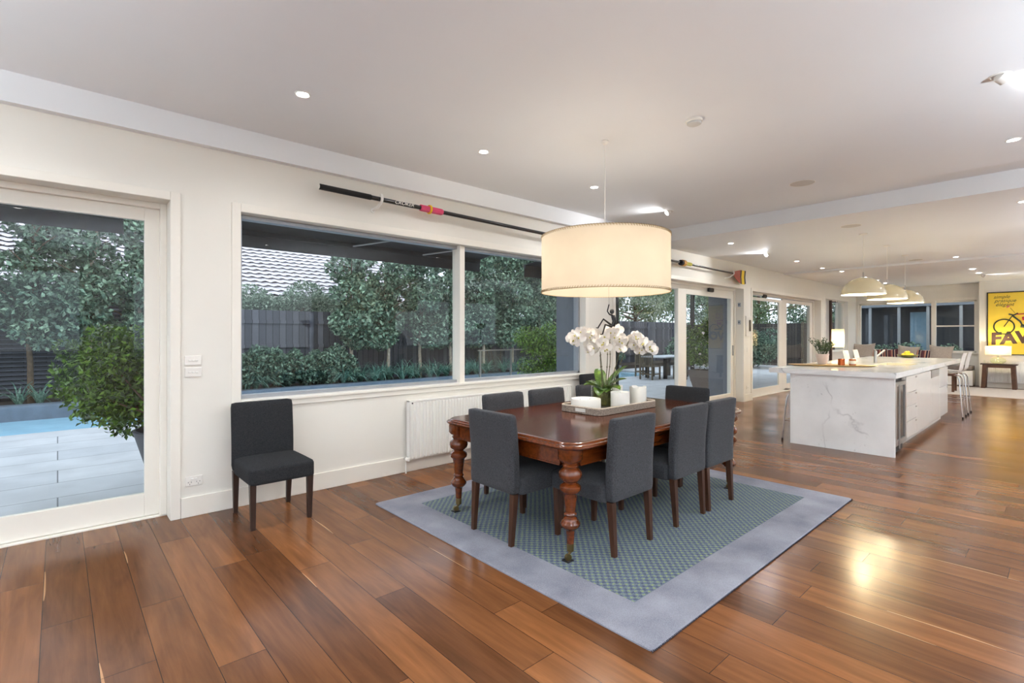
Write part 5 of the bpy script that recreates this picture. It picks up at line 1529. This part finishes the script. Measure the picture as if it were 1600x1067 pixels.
ochair('weathered teak chair on the house side of the outdoor table, under its edge', (15.7, 8.72, -.04), 0)
# planter with flowering bush
px_, py_ = 12.9, 6.55
t = empty('planted_tub', (px_, py_, -.04), 0, 'square tapered planter with a bushy white-flowering shrub', 'potted plant')
q = lambda s, z: [(-s, -s, z), (s, -s, z), (s, s, z), (-s, s, z)]
MB().loops([q(.20, 0), q(.33, .55), q(.30, .55), q(.28, .48)]).build('tub', simple('taupe_planter', srgb(112, 102, 96), .7), t, bevel=.006)
bl = [((rr.uniform(-.45, .45), rr.uniform(-.45, .45), .75 + 1.0 * rr.random()), (.33, .33, .26)) for k in range(18)]
leafobj('foliage', leafcloud(bl, 6500, .06, 44, surf=.3), M_leafD, t)
leafobj('blossom', leafcloud(bl, 26, .08, 45, surf=.95, aspect=1.0), M_petal, t)
# hedges and trees at the far right of the garden
def shrub(x, y, r, h, label, m, n, seed, size=.08, name='garden_shrub'):
    t = empty(name, (x, y, -.04), 0, label, 'shrub')
    g = random.Random(seed)
    bl = [((g.uniform(-r, r) * .6, g.uniform(-r, r) * .6, h * g.uniform(.25, .85)), (r * .5, r * .5, h * .25)) for k in range(14)]
    leafobj('foliage', leafcloud(bl, n, size, seed), m, t)
    MB().tube([(0, 0, 0), (0, 0, h * .5)], .03, 6).build('stem', M_bark2, t)
shrub(21.5, 11.6, 1.3, 1.75, 'rounded dark shrub behind the outdoor table', M_leafC, 4000, 61, .12)
shrub(23.5, 9.6, 1.3, 1.7, 'rounded dark shrub in front of the end fence', M_leafC, 4000, 62, .12)
shrub(17.5, 13.3, .9, .9, 'low dark shrub past the end of the pool', M_leafC, 2500, 63, .1)
for x, y, h, r, l, sd in ((19.5, 17.0, 6.5, 2.3, 'tall weeping tree over the fence, behind the outdoor chair', 71), (24.5, 16.6, 6.8, 2.6, 'airy weeping tree in the right pane of the nearer double door', 72),
                        (30, 12, 6.5, 2.8, 'airy tree beyond the end fence with sky through it', 73), (31, 8, 6.0, 2.6, 'broad tree beyond the end fence, seen in the farther double door', 77), (34, 16.5, 6.5, 3.0, 'broad tree beyond the corner of the two fences', 76), (16.0, 16.6, 5.2, 1.8, 'dark evergreen tree behind the fence near the orchid flowers', 74)):
    g = random.Random(sd); bl = []
    for k in range(20):
        a = g.uniform(0, 2 * pi); q_ = r * math.sqrt(g.random())
        bl.append(((cos(a) * q_, sin(a) * q_, h * g.uniform(.30, .95)), (r * .36, r * .36, h * .16)))
    tree('weeping_tree' if sd in (71, 72, 73) else 'evergreen_tree', x, y, -.1, h, r, l, M_leafE if sd in (71, 72, 73) else M_leafA, n=15000, size=.17, seed=sd, blobs=bl, tr=.14, bark=M_bark2, cat='tree', droop=1.2)
# dark outbuilding seen through the far windows
t = empty('garden_pavilion', (0, 0, 0), 0, 'dark clad garden pavilion with pale posts outside the far windows', 'building')
MB().box(24, 24.2, -4, 5.9, -.1, 2.5).build('clad_wall', M_darkclad, t)
MB().box(23.3, 24.4, -4, 6.1, 2.5, 2.62).build('roof', simple('grey_roof', srgb(120, 126, 134), .6), t)
for y in (1.1, 2.45, 3.35, 4.2, 5.1): MB().box(23.4, 23.5, y, y + .09, -.1, 2.5).build('post', M_alu, t)
MB().box(23.96, 24.0, 3.5, 4.0, .3, 2.3).build('window', simple('pavilion_pane', srgb(120, 150, 170), .1), t)
for y, l in ((1.6, 'dark garden shrub outside the right pane of the far window'), (2.9, 'dark garden shrub in the middle outside the far window'), (4.3, 'dark garden shrub at the left outside the far window')):
    g = random.Random(int(y * 10)); t = empty('garden_shrub', (22.4, y, -.04), 0, l, 'shrub')
    bl = [((g.uniform(-.3, .3), g.uniform(-.7, .7), g.uniform(.3, 1.0)), (.3, .35, .3)) for k in range(10)]
    leafobj('foliage', leafcloud(bl, 2500, .09, int(y * 10)), M_leafC, t)
for x, y, sd, l in ((29, 1.5, 81, 'tree crown against the sky above the pavilion, right'), (29, 5.5, 82, 'tree crown against the sky above the pavilion, left')):
    g = random.Random(sd); bl = [((g.uniform(-1.5, 1.5), g.uniform(-1.8, 1.8), g.uniform(2.6, 4.2)), (.7, .7, .5)) for k in range(12)]
    tree('background_tree', x, y, -.1, 4.5, 1.8, l, M_leafC, n=3500, size=.14, seed=sd, blobs=bl, tr=.1, bark=M_bark2)
